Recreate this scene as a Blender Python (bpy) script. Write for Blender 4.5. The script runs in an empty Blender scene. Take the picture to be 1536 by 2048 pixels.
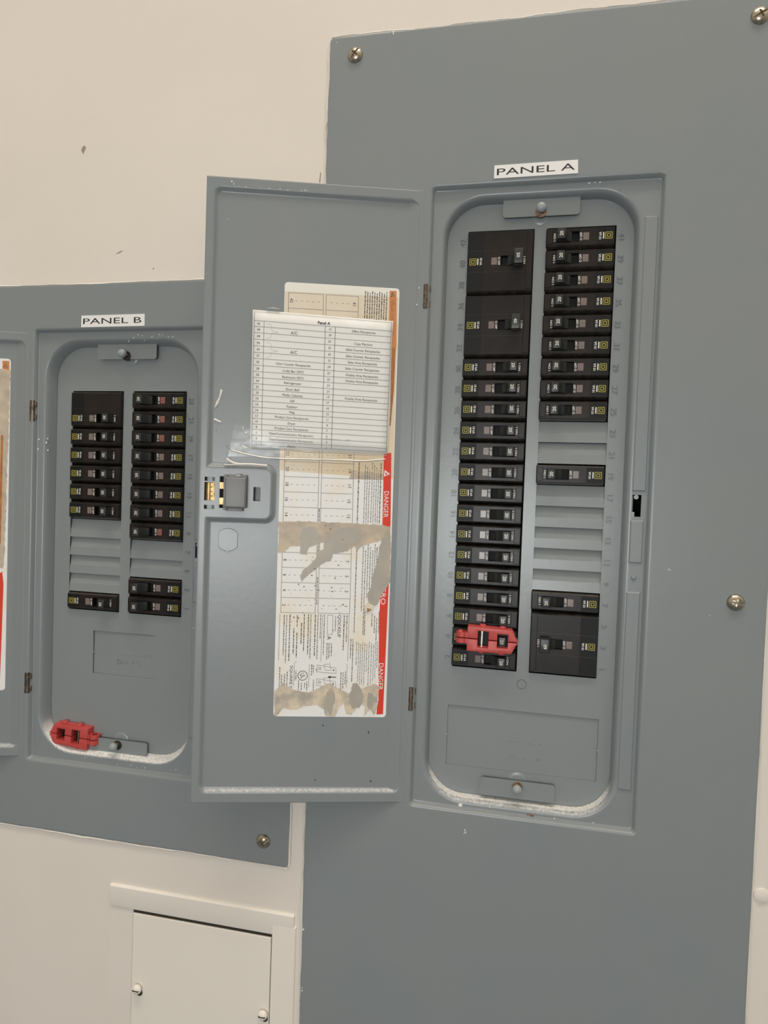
import bpy, bmesh, math, random
from mathutils import Vector, Matrix

# ------------------------------------------------------------------ camera, light, exposure
S = 0.001
WALL = 15.0            # millimetres from the breaker deadfront plane out to the wall surface
ZO = 1340.0            # height of the local zero above the floor
scene = bpy.context.scene


def P(x, d, z):
    """x right, d out of the wall, z up (mm) -> metres"""
    return Vector((x * S, (WALL - d) * S, (z + ZO) * S))


yaw, pitch, roll = -0.201605, -0.029861, 0.035068
cy, sy = math.cos(yaw), math.sin(yaw)
fwd = Vector((sy * math.cos(pitch), cy * math.cos(pitch), math.sin(pitch)))
rt = Vector((cy, -sy, 0))
up = rt.cross(fwd)
r2 = math.cos(roll) * rt + math.sin(roll) * up
u2 = -math.sin(roll) * rt + math.cos(roll) * up
cam = bpy.data.cameras.new('camera')
cam.sensor_fit = 'VERTICAL'
cam.sensor_height = 36.0
cam.lens = 1300.0 / 2048.0 * 36.0
cam.clip_start = 0.02
cam_o = bpy.data.objects.new('camera', cam)
M = Matrix((r2, u2, -fwd)).transposed().to_4x4()
M.translation = P(53.407, 603.17, 159.3)
cam_o.matrix_world = M
scene.collection.objects.link(cam_o)
scene.camera = cam_o

scene.view_settings.view_transform = 'Standard'
scene.view_settings.look = 'None'
scene.view_settings.exposure = 0.06
scene.view_settings.gamma = 1.0
scene.view_settings.use_curve_mapping = False

world = bpy.data.worlds.new('world')
scene.world = world
world.use_nodes = True
bg = world.node_tree.nodes['Background']
bg.inputs[0].default_value = (0.95, 0.97, 1.0, 1)
bg.inputs[1].default_value = 0.05


def area(name, loc, rot, sx, sy_, power, col):
    l = bpy.data.lights.new(name, 'AREA')
    l.shape = 'RECTANGLE'
    l.size, l.size_y = sx, sy_
    l.energy = power
    l.color = col
    o = bpy.data.objects.new(name, l)
    o.location = loc
    o.rotation_euler = rot
    scene.collection.objects.link(o)
    return o


# two rows of ceiling panels in front of the wall, and a frontal light added for highlight streaks, its source unseen
area('ceiling_light', (-0.45, -1.15, 4.93), (0, 0, 0), 1.2, 0.5, 29.0, (1.0, 0.93, 0.84))
area('ceiling_light', (1.00, -1.15, 4.93), (0, 0, 0), 1.2, 0.5, 26.0, (1.0, 0.93, 0.84))
area('frontal_light', (-0.04, -1.62, 1.385), (math.radians(90), 0, 0), 0.48, 0.34, 7.4, (0.91, 0.965, 1.0))

# ------------------------------------------------------------------ materials
KL = 0.80              # white of this photograph, as seen on a surface of albedo 1


def lin(c):
    c = c / 255.0
    return c / 12.92 if c <= 0.04045 else ((c + 0.055) / 1.055) ** 2.4


def alb(rgb, k=KL):
    return tuple(min(0.92, lin(c) / k) for c in rgb) + (1,)


def mat(name, rgb, rough=0.5, metal=0.0, spec=0.5, rgb2=None, nscale=40.0, contrast=(0.35, 0.65), bump=0.0,
        bscale=300.0, coat=0.0, bdist=0.0003, k=KL, detail=4.0):
    m = bpy.data.materials.new(name)
    m.use_nodes = True
    nt = m.node_tree
    b = nt.nodes['Principled BSDF']
    b.inputs['Base Color'].default_value = alb(rgb, k)
    b.inputs['Roughness'].default_value = rough
    b.inputs['Metallic'].default_value = metal
    b.inputs['Specular IOR Level'].default_value = spec
    b.inputs['Coat Weight'].default_value = coat
    tc = nt.nodes.new('ShaderNodeTexCoord')
    if rgb2 is not None:
        n = nt.nodes.new('ShaderNodeTexNoise')
        n.inputs['Scale'].default_value = nscale
        n.inputs['Detail'].default_value = detail
        nt.links.new(tc.outputs['Object'], n.inputs['Vector'])
        r = nt.nodes.new('ShaderNodeValToRGB')
        r.color_ramp.elements[0].position = contrast[0]
        r.color_ramp.elements[1].position = contrast[1]
        r.color_ramp.elements[0].color = alb(rgb, k)
        r.color_ramp.elements[1].color = alb(rgb2, k)
        nt.links.new(n.outputs['Fac'], r.inputs['Fac'])
        nt.links.new(r.outputs['Color'], b.inputs['Base Color'])
    if bump > 0:
        n2 = nt.nodes.new('ShaderNodeTexNoise')
        n2.inputs['Scale'].default_value = bscale
        n2.inputs['Detail'].default_value = 3.0
        nt.links.new(tc.outputs['Object'], n2.inputs['Vector'])
        bp = nt.nodes.new('ShaderNodeBump')
        bp.inputs['Strength'].default_value = bump
        bp.inputs['Distance'].default_value = bdist
        nt.links.new(n2.outputs['Fac'], bp.inputs['Height'])
        nt.links.new(bp.outputs['Normal'], b.inputs['Normal'])
    return m


GRAY = mat('grey_enamel', (127, 132, 134), 0.30, spec=0.5, rgb2=(124, 131, 134), nscale=9, bump=0.2, bscale=220)
GRAYD = mat('grey_enamel_deadfront', (127, 133, 135), 0.28, spec=0.5, bump=0.2, bscale=220)
WALLM = mat('beige_wall_paint', (216, 209, 201), 0.62, spec=0.3, rgb2=(213, 206, 197), nscale=6, bump=0.5, bscale=130)
BEIGE = mat('beige_gloss_paint', (222, 216, 207), 0.45, spec=0.4, bump=0.25, bscale=160)
ROOM = mat('room_paint', (198, 196, 192), 0.8)
CEILM = mat('ceiling_paint', (216, 206, 188), 0.85)
FLOORM = mat('grey_vinyl_floor', (120, 128, 134), 0.6, rgb2=(104, 112, 120), nscale=20)


def dust_mat(name, lo, hi, amount, nscale):
    """grey enamel with dust settled where the sheet faces upwards"""
    m = mat(name, (127, 133, 137), 0.32, bump=0.3, bscale=500)
    nt = m.node_tree
    b = nt.nodes['Principled BSDF']
    tc = nt.nodes.new('ShaderNodeTexCoord')
    geo = nt.nodes.new('ShaderNodeNewGeometry')
    sep = nt.nodes.new('ShaderNodeSeparateXYZ')
    nt.links.new(geo.outputs['Normal'], sep.inputs[0])
    mr = nt.nodes.new('ShaderNodeMapRange')
    mr.interpolation_type = 'SMOOTHSTEP'
    mr.inputs['From Min'].default_value = lo
    mr.inputs['From Max'].default_value = hi
    nt.links.new(sep.outputs['Z'], mr.inputs['Value'])
    n = nt.nodes.new('ShaderNodeTexNoise')
    n.inputs['Scale'].default_value = nscale
    n.inputs['Detail'].default_value = 8
    n.inputs['Roughness'].default_value = 0.7
    nt.links.new(tc.outputs['Object'], n.inputs['Vector'])
    ad = nt.nodes.new('ShaderNodeMath'); ad.operation = 'MULTIPLY_ADD'
    ad.inputs[1].default_value = 2.6
    ad.inputs[2].default_value = -1.3 + amount
    nt.links.new(n.outputs['Fac'], ad.inputs[0])
    mu = nt.nodes.new('ShaderNodeMath'); mu.operation = 'MULTIPLY'; mu.use_clamp = True
    nt.links.new(mr.outputs[0], mu.inputs[0]); nt.links.new(ad.outputs[0], mu.inputs[1])
    mx = nt.nodes.new('ShaderNodeMix'); mx.data_type = 'RGBA'
    nt.links.new(mu.outputs[0], mx.inputs['Factor'])
    mx.inputs['A'].default_value = alb((127, 133, 137))
    mx.inputs['B'].default_value = alb((214, 213, 209))
    nt.links.new(mx.outputs['Result'], b.inputs['Base Color'])
    r = nt.nodes.new('ShaderNodeMapRange')
    r.inputs['To Min'].default_value = 0.32; r.inputs['To Max'].default_value = 0.85
    nt.links.new(mu.outputs[0], r.inputs['Value']); nt.links.new(r.outputs[0], b.inputs['Roughness'])
    return m


DUST = dust_mat('dusty_enamel', 0.2, 0.85, 0.38, 380)
DUST2 = dust_mat('thick_dust', 0.1, 0.6, 0.85, 420)
BLACK = mat('black_breaker_plastic', (24, 22, 21), 0.36, spec=0.32, rgb2=(34, 28, 26), nscale=60, bump=0.12, bscale=500)
BLACKE = mat('highlit_black_shoulder', (46, 43, 39), 0.2, spec=0.8, rgb2=(66, 60, 54), nscale=120, contrast=(0.4, 0.75))  # lighter than the body: glints along the shoulders put into the colour
NUMBER = mat('shaded_stamped_number', (104, 109, 111), 0.35)  # darker than the enamel: shading of the raised digits put into the colour
BLABEL = mat('black_label', (14, 15, 16), 0.5, spec=0.3)
HANDLE = mat('dark_grey_handle_plastic', (42, 44, 43), 0.36, bump=0.1, bscale=600)
SLOTM = mat('slot_black', (9, 9, 9), 0.7)
WHITE = mat('white_print', (212, 212, 206), 0.5)
YELLOW = mat('yellow_print', (152, 144, 58), 0.5)
WINDOW = mat('trip_window_plastic', (112, 102, 98), 0.25, rgb2=(128, 114, 108), nscale=200)
WINDOWR = mat('trip_window_red', (128, 78, 72), 0.25, rgb2=(136, 98, 92), nscale=200)
STEEL = mat('zinc_screw_steel', (190, 182, 168), 0.28, metal=1.0, rgb2=(150, 142, 126), nscale=300, k=0.9)
DKSTEEL = mat('brown_hinge_steel', (120, 110, 100), 0.35, metal=0.9, rgb2=(84, 74, 66), nscale=250)
BRASS = mat('brass_spring', (190, 164, 118), 0.42, metal=0.8, rgb2=(150, 122, 82), nscale=160)
RUST = mat('rusty_steel', (104, 70, 50), 0.7, rgb2=(140, 118, 100), nscale=400)
KNOBM = mat('grey_painted_screw', (142, 148, 150), 0.35)
LATCHM = mat('grey_latch_plastic', (112, 113, 113), 0.4, bump=0.15, bscale=300)
RED = mat('red_lockout_plastic', (186, 74, 72), 0.42, rgb2=(176, 66, 62), nscale=80, bump=0.15, bscale=500)
LABELW = mat('white_label_tape', (240, 238, 236), 0.45)
INK = mat('black_ink', (30, 28, 27), 0.6)
INKG = mat('grey_ink', (92, 90, 88), 0.6)
INKF = mat('faint_ink', (168, 164, 158), 0.6)
PAPER = mat('white_sheet_paper', (250, 249, 246), 0.55, rgb2=(248, 243, 232), nscale=14, contrast=(0.45, 0.75))
CREAM = mat('cream_sticker_paper', (236, 231, 221), 0.5, rgb2=(224, 212, 193), nscale=30, contrast=(0.5, 0.75), detail=7)
CREAMW = mat('pale_sticker_paper', (226, 221, 212), 0.5)
YELLOWED = mat('yellowed_sticker_paper', (208, 190, 160), 0.5, rgb2=(212, 202, 184), nscale=18, contrast=(0.4, 0.62))
BARE = mat('torn_adhesive_residue', (164, 154, 140), 0.5, rgb2=(194, 178, 156), nscale=80, contrast=(0.35, 0.68), detail=9)
BAREG = mat('torn_down_to_grey', (160, 155, 145), 0.4, rgb2=(174, 164, 150), nscale=60, contrast=(0.45, 0.7), detail=6)
BROWNST = mat('brown_stain', (124, 88, 60), 0.6, rgb2=(160, 128, 96), nscale=300)
DANGER = mat('danger_red_print', (206, 52, 26), 0.5)
ORANGE = mat('warning_orange_print', (196, 128, 76), 0.5, rgb2=(196, 122, 70), nscale=60)
ORANGEB = mat('browned_orange_print', (178, 116, 58), 0.5, rgb2=(150, 92, 44), nscale=120)
FLECKGLINT = mat('white_fleck_and_glint', (222, 220, 214), 0.5)  # paint flecks, and the painted highlight on the latch tab
SCUFF = mat('wall_scuff', (150, 136, 120), 0.8)
GAP = mat('dark_gap', (48, 44, 38), 0.9)


def film(name, fac, rough, bump):
    m = bpy.data.materials.new(name)
    m.use_nodes = True
    nt = m.node_tree
    out = nt.nodes['Material Output']
    nt.nodes.remove(nt.nodes['Principled BSDF'])
    tr = nt.nodes.new('ShaderNodeBsdfTransparent')
    tr.inputs[0].default_value = (1.0, 1.0, 0.985, 1)
    gl = nt.nodes.new('ShaderNodeBsdfGlossy')
    gl.inputs['Roughness'].default_value = rough
    mx = nt.nodes.new('ShaderNodeMixShader')
    mx.inputs[0].default_value = fac
    tc = nt.nodes.new('ShaderNodeTexCoord')
    n = nt.nodes.new('ShaderNodeTexNoise')
    n.inputs['Scale'].default_value = 60
    bp = nt.nodes.new('ShaderNodeBump')
    bp.inputs['Strength'].default_value = bump
    bp.inputs['Distance'].default_value = 0.002
    nt.links.new(tc.outputs['Object'], n.inputs['Vector'])
    nt.links.new(n.outputs['Fac'], bp.inputs['Height'])
    nt.links.new(bp.outputs['Normal'], gl.inputs['Normal'])
    nt.links.new(tr.outputs[0], mx.inputs[1])
    nt.links.new(gl.outputs[0], mx.inputs[2])
    nt.links.new(mx.outputs[0], out.inputs['Surface'])
    return m


TAPE = film('clear_tape_film', 0.035, 0.12, 0.12)
CREASE = film('folded_tape_film', 0.75, 0.35, 0.3)

# ------------------------------------------------------------------ helpers
COL = scene.collection


def tag(o, label=None, cat=None, group=None, kind=None):
    if label: o['label'] = label
    if cat: o['category'] = cat
    if group: o['group'] = group
    if kind: o['kind'] = kind
    return o


def root(name, x, d, z, label, cat, group=None):
    o = bpy.data.objects.new(name, None)
    o.empty_display_size = 0.01
    o.location = P(x, d, z)
    COL.objects.link(o)
    return tag(o, label, cat, group)


def plane_map(origin=(0, 0, 0)):
    """local (x, d, z) in mm relative to an origin -> metres in the root's frame"""
    ox, od, oz = origin
    return lambda x, d, z: Vector(((x - ox) * S, -(d - od) * S, (z - oz) * S))


_tcache = {}


def text2d(s, size, extrude=0.0, bold=0.0):
    key = (s, round(size, 3), extrude, bold)
    if key in _tcache:
        return _tcache[key]
    cu = bpy.data.curves.new('t', 'FONT')
    cu.body = s
    cu.size = size
    cu.align_x = 'CENTER'
    cu.align_y = 'CENTER'
    cu.resolution_u = 3
    cu.extrude = extrude
    cu.offset = bold
    o = bpy.data.objects.new('t', cu)
    COL.objects.link(o)
    dg = bpy.context.evaluated_depsgraph_get()
    me = bpy.data.meshes.new_from_object(o.evaluated_get(dg))
    vs = [(v.co.x, v.co.y, v.co.z) for v in me.vertices]
    fs = [tuple(p.vertices) for p in me.polygons]
    xs = [v[0] for v in vs]; ys = [v[1] for v in vs]
    if vs:
        cx, cyy = (min(xs) + max(xs)) / 2, (min(ys) + max(ys)) / 2
        vs = [(v[0] - cx, v[1] - cyy, v[2]) for v in vs]
        w, h = max(xs) - min(xs), max(ys) - min(ys)
    else:
        w = h = 0
    bpy.data.objects.remove(o)
    bpy.data.curves.remove(cu)
    bpy.data.meshes.remove(me)
    _tcache[key] = (vs, fs, w, h)
    return _tcache[key]


class MB:
    def __init__(self, f, sx=1):
        self.v, self.f, self.m, self.mats = [], [], [], []
        self.map = f
        self.sx = sx         # +1 when a grows to the right as seen by the viewer, -1 when it grows to the left

    def mi(self, m):
        if m not in self.mats: self.mats.append(m)
        return self.mats.index(m)

    def add(self, pts, faces, m, raw=False):
        b = len(self.v)
        self.v += [p if raw else self.map(*p) for p in pts]
        i = self.mi(m)
        for fc in faces:
            self.f.append(tuple(b + k for k in fc)); self.m.append(i)

    def box(self, a0, a1, h0, h1, z0, z1, m):
        pts = [(a, h, z) for a in (a0, a1) for h in (h0, h1) for z in (z0, z1)]
        self.add(pts, [(0, 1, 3, 2), (4, 6, 7, 5), (0, 4, 5, 1), (2, 3, 7, 6), (0, 2, 6, 4), (1, 5, 7, 3)], m)

    def cbox(self, a0, a1, h0, h1, z0, z1, c, m):
        """box with its outer (h1) edges chamfered by c"""
        A = [(a0, z0), (a1, z0), (a1, z1), (a0, z1)]
        B = [(a0 + c, z0 + c), (a1 - c, z0 + c), (a1 - c, z1 - c), (a0 + c, z1 - c)]
        pts = [(a, h0, z) for a, z in A] + [(a, h1 - c, z) for a, z in A] + [(a, h1, z) for a, z in B]
        f = [(0, 3, 2, 1), (8, 9, 10, 11)]
        for k in range(4):
            n = (k + 1) % 4
            f += [(k, n, 4 + n, 4 + k), (4 + k, 4 + n, 8 + n, 8 + k)]
        self.add(pts, f, m)

    def quad(self, a0, a1, z0, z1, h, m):
        self.add([(a0, h, z0), (a1, h, z0), (a1, h, z1), (a0, h, z1)], [(0, 1, 2, 3)], m)

    def poly(self, pts, h, m, thick=0.0):
        n = len(pts)
        if thick == 0:
            # triangulated later by blender; concave outlines are fine for a planar n-gon
            self.add([(a, h, z) for a, z in pts], [tuple(range(n))], m)
        else:
            self.add([(a, h - thick, z) for a, z in pts] + [(a, h, z) for a, z in pts],
                     [tuple(range(n))[::-1], tuple(range(n, 2 * n))] +
                     [(k, (k + 1) % n, n + (k + 1) % n, n + k) for k in range(n)], m)

    def prism_z(self, prof, z0, z1, m):
        """prof in (a, h), extruded along z"""
        n = len(prof)
        self.add([(a, h, z0) for a, h in prof] + [(a, h, z1) for a, h in prof],
                 [tuple(range(n)), tuple(range(2 * n - 1, n - 1, -1))] +
                 [(k, n + k, n + (k + 1) % n, (k + 1) % n) for k in range(n)], m)

    def prism_a(self, prof, a0, a1, m):
        """prof in (h, z), extruded along a"""
        n = len(prof)
        self.add([(a0, h, z) for h, z in prof] + [(a1, h, z) for h, z in prof],
                 [tuple(range(n)), tuple(range(2 * n - 1, n - 1, -1))] +
                 [(k, n + k, n + (k + 1) % n, (k + 1) % n) for k in range(n)], m)

    def lathe(self, ca, cz, prof, m, n=20, cap=True):
        """prof: list of (r, h) from base to tip, axis along h"""
        pts, f = [], []
        for r, h in prof:
            for k in range(n):
                t = 2 * math.pi * k / n
                pts.append((ca + r * math.cos(t), h, cz + r * math.sin(t)))
        for j in range(len(prof) - 1):
            for k in range(n):
                k2 = (k + 1) % n
                f.append((j * n + k, j * n + k2, (j + 1) * n + k2, (j + 1) * n + k))
        if cap:
            j = len(prof) - 1
            f.append(tuple(j * n + k for k in range(n)))
        self.add(pts, f, m)

    def ring(self, ca, cz, r0, r1, h, m, n=28):
        pts = [(ca + r * math.cos(2 * math.pi * k / n), h, cz + r * math.sin(2 * math.pi * k / n)) for r in (r0, r1) for k in range(n)]
        self.add(pts, [(k, (k + 1) % n, n + (k + 1) % n, n + k) for k in range(n)], m)

    def text(self, s, ca, cz, h, m, length=None, height=None, size=None, rot=0, extrude=0.0, bold=0.0):
        """rot degrees counter-clockwise as seen by the viewer; length/height = extent along/across the writing"""
        vs, fs, w, hh = text2d(s, 10.0, 0.5 if extrude else 0.0, bold)
        if size is None:
            kx = (length / w) if length else (height / hh)
            ky = (height / hh) if height else kx
        else:
            kx = ky = size / 10.0
        c, sn = math.cos(math.radians(rot)), math.sin(math.radians(rot))
        pts = []
        for x, y, z in vs:
            x, y = x * kx, y * ky
            X, Y = x * c - y * sn, x * sn + y * c
            pts.append((ca + self.sx * X, h + (extrude * (z + 0.5) if extrude else 0), cz + Y))
        self.add(pts, fs, m)

    def ribbon(self, pts, w, h, m, thick=0.4):
        """a flat strip of half-width w following (a, z) points"""
        L, R = [], []
        for i, (a, z) in enumerate(pts):
            a0, z0 = pts[max(0, i - 1)]; a1, z1 = pts[min(len(pts) - 1, i + 1)]
            da, dz = a1 - a0, z1 - z0
            l = math.hypot(da, dz) or 1
            ww = w[i] if isinstance(w, (list, tuple)) else w
            L.append((a - dz / l * ww, z + da / l * ww)); R.append((a + dz / l * ww, z - da / l * ww))
        n = len(pts)
        P3 = [(a, h, z) for a, z in L] + [(a, h + thick, z) for a, z in pts] + [(a, h, z) for a, z in R]
        f = []
        for k in range(n - 1):
            f += [(k, k + 1, n + k + 1, n + k), (n + k, n + k + 1, 2 * n + k + 1, 2 * n + k)]
        self.add(P3, f, m)

    def mesh(self, name, smooth=None, recalc=True, bevel=0.0):
        me = bpy.data.meshes.new(name)
        me.from_pydata([tuple(v) for v in self.v], [], self.f)
        for m in self.mats: me.materials.append(m)
        for p, i in zip(me.polygons, self.m): p.material_index = i
        me.update()
        if recalc or bevel:
            bm = bmesh.new(); bm.from_mesh(me)
            bmesh.ops.remove_doubles(bm, verts=bm.verts, dist=1e-6)
            if recalc: bmesh.ops.recalc_face_normals(bm, faces=bm.faces)
            if bevel:
                es = [e for e in bm.edges if len(e.link_faces) == 2 and e.calc_face_angle(0) > 0.6]
                bmesh.ops.bevel(bm, geom=es, offset=bevel * S, segments=2, affect='EDGES', profile=0.6)
            bm.to_mesh(me); bm.free()
        if smooth is not None:
            me.polygons.foreach_set('use_smooth', [True] * len(me.polygons))
            me.set_sharp_from_angle(angle=math.radians(smooth))
        return me

    def build(self, name, parent=None, label=None, kind=None, **kw):
        me = self.mesh(name, **kw)
        o = bpy.data.objects.new(name, me)
        COL.objects.link(o)
        if parent: o.parent = parent
        return tag(o, label, None, None, kind)


def copy_tree(o, parent=None):
    c = o.copy()
    COL.objects.link(c)
    c.parent = parent
    for ch in list(o.children):
        copy_tree(ch, c)
    return c


def rr_loop(x0, x1, z0, z1, r, d, xs, zs, K=8):
    pts = []

    def arc(cx, cz, a0):
        for k in range(K + 1):
            t = math.radians(a0 + 90.0 * k / K)
            pts.append((cx + r * math.cos(t), d, cz + r * math.sin(t)))
    arc(x0 + r, z0 + r, 180)
    for x in xs: pts.append((x, d, z0))
    arc(x1 - r, z0 + r, 270)
    for z in zs: pts.append((x1, d, z))
    arc(x1 - r, z1 - r, 0)
    for x in reversed(xs): pts.append((x, d, z1))
    arc(x0 + r, z1 - r, 90)
    for z in reversed(zs): pts.append((x0, d, z))
    return pts


# ------------------------------------------------------------------ the room
def shell(name, pts, faces, m):
    me = bpy.data.meshes.new(name)
    me.from_pydata(pts, [], faces)
    me.materials.append(m)
    o = bpy.data.objects.new(name, me)
    COL.objects.link(o)
    o['kind'] = 'structure'
    return o


def slab(name, x0, x1, y0, y1, z0, z1, m):
    pts = [(x, y, z) for x in (x0, x1) for y in (y0, y1) for z in (z0, z1)]
    return shell(name, pts, [(0, 1, 3, 2), (4, 6, 7, 5), (0, 4, 5, 1), (2, 3, 7, 6), (0, 2, 6, 4), (1, 5, 7, 3)], m)


slab('floor', -2.3, 2.3, -1.8, 0.12, -0.1, 0.0, FLOORM)
slab('ceiling', -2.3, 2.3, -1.8, 0.12, 5.0, 5.1, CEILM)
slab('wall_left', -2.3, -2.2, -1.8, 0.12, 0.0, 5.0, ROOM)
slab('wall_right', 2.2, 2.3, -1.8, 0.12, 0.0, 5.0, ROOM)
slab('wall_front', -2.2, 2.2, -1.8, -1.7, 0.0, 5.0, ROOM)

# the wall the panels are let into: a slab with an opening behind each cover and behind the access door
holes = [(-75.0, 205.0, -210.0, 500.0), (-480.0, -215.0, -180.0, 335.0), (-312.5, -163.0, -470.0, -271.5)]
xs = sorted({-2200.0, 2200.0} | {h[0] for h in holes} | {h[1] for h in holes})
zs = sorted({-ZO, 5000.0 - ZO} | {h[2] for h in holes} | {h[3] for h in holes})
wb = MB(lambda x, d, z: P(x, d, z))
for i in range(len(xs) - 1):
    for j in range(len(zs) - 1):
        cx, cz = (xs[i] + xs[i + 1]) / 2, (zs[j] + zs[j + 1]) / 2
        if any(h[0] < cx < h[1] and h[2] < cz < h[3] for h in holes): continue
        wb.quad(xs[i], xs[i + 1], zs[j], zs[j + 1], WALL, WALLM)
        wb.quad(xs[i], xs[i + 1], zs[j], zs[j + 1], -105.0, WALLM)
for h in holes:
    for a, b in (((h[0], h[2]), (h[1], h[2])), ((h[1], h[2]), (h[1], h[3])), ((h[1], h[3]), (h[0], h[3])), ((h[0], h[3]), (h[0], h[2]))):
        wb.add([(a[0], WALL, a[1]), (b[0], WALL, b[1]), (b[0], -105, b[1]), (a[0], -105, a[1])], [(0, 1, 2, 3)], WALLM)
wall = wb.build('wall_back', kind='structure')

random.seed(4)


def wavy(p0, p1, step, amp, seed):
    rnd = random.Random(seed)
    n = max(2, int(math.hypot(p1[0] - p0[0], p1[1] - p0[1]) / step))
    ph = [rnd.uniform(0, 6.28) for _ in range(4)]
    pts, ws = [], []
    dx, dz = p1[0] - p0[0], p1[1] - p0[1]
    l = math.hypot(dx, dz)
    for k in range(n + 1):
        t = k / n
        s = t * l
        o = amp * (0.5 * math.sin(s / 37 + ph[0]) + 0.3 * math.sin(s / 13 + ph[1]) + 0.25 * math.sin(s / 5.3 + ph[2])) + rnd.uniform(-.25, .25) * amp
        pts.append((p0[0] + dx * t - dz / l * o, p0[1] + dz * t + dx / l * o))
        ws.append(0.9 + 0.5 * rnd.random() + 0.4 * math.sin(s / 21 + ph[3]))
    return pts, ws


# bead of wall paint cut in along the covers, scuffs and a painted-over plug on the wall
pb = MB(lambda x, d, z: P(x, d, z))
for k, (a, b, amp) in enumerate([((-132.9, -620), (-132.9, 573), 1.5), ((258.9, 573), (258.9, -620), 0.5), ((-131, 576.3), (257, 576.3), 1.3),
                                 ((-539, 359.2), (-150, 359.2), 0.6), ((-147.9, 357), (-147.9, -203), 0.5), ((-149, -205.6), (-539, -205.6), 1.0)]):
    pts, ws = wavy(a, b, 4.0, amp, 11 + k)
    pb.ribbon(pts, [w * 0.8 for w in ws], 16.2, BEIGE, thick=1.0)
o = pb.build('paint_bead', parent=wall, smooth=40); tag(o, 'ragged bead of beige wall paint along the cover edges')
sb = MB(lambda x, d, z: P(x, d, z))
sb.poly([(-391, 493), (-389.5, 496.5), (-387, 497.5), (-385.6, 495), (-387.6, 491.5), (-388.5, 489)], 15.15, SCUFF, 0.1)
sb.poly([(-349.5, 388), (-346, 390.2), (-341.8, 391.4), (-342.5, 390.3), (-346, 388.8)], 15.15, SCUFF, 0.1)
sb.poly([(-308.2, 371.4), (-306.8, 371.5), (-307, 372.8), (-308.3, 372.6)], 15.15, SCUFF, 0.1)
sb.poly([(-139.5, 446), (-138.8, 455), (-137.9, 455), (-138.3, 446)], 15.15, SCUFF, 0.1)
sb.build('scuff_mark', parent=wall)
kb = MB(lambda x, d, z: P(x, d, z))
kb.lathe(266.5, -166, [(6.5, 14.9), (6.2, 15.9), (4.5, 16.6), (1.0, 16.8)], WALLM, 24)
kb.build('painted_plug', parent=wall, smooth=50)


# ------------------------------------------------------------------ slotted truss-head screw
def screw_mesh():
    mb = MB(plane_map())
    prof = [(7.0, 0), (7.0, 0.6), (6.4, 1.9), (5.2, 3.0), (3.4, 3.8), (1.6, 4.15), (0.4, 4.2)]
    mb.lathe(0, 0, prof, STEEL, 36)
    mb.add([(7 * math.cos(2 * math.pi * k / 36), 0, 7 * math.sin(2 * math.pi * k / 36)) for k in range(36)], [tuple(range(36))], STEEL)
    me = mb.mesh('screw', smooth=50)
    o = bpy.data.objects.new('screw_blank', me); COL.objects.link(o)
    cb = MB(plane_map())
    cb.box(-8, 8, 2.0, 8, -0.75, 0.75, DKSTEEL)
    cb.box(-0.75, 0.75, 1.6, 8, -3.2, 3.2, DKSTEEL)
    co = cb.build('cutter')
    md = o.modifiers.new('b', 'BOOLEAN'); md.object = co; md.operation = 'DIFFERENCE'; md.solver = 'EXACT'; md.use_self = True
    dg = bpy.context.evaluated_depsgraph_get()
    res = bpy.data.meshes.new_from_object(o.evaluated_get(dg))
    bpy.data.objects.remove(o); bpy.data.objects.remove(co)
    res.name = 'screw'
    return res


SCREW = screw_mesh()


# ------------------------------------------------------------------ panel (cover, deadfront, enclosure, tabs)
PITCH = 19.05


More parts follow.
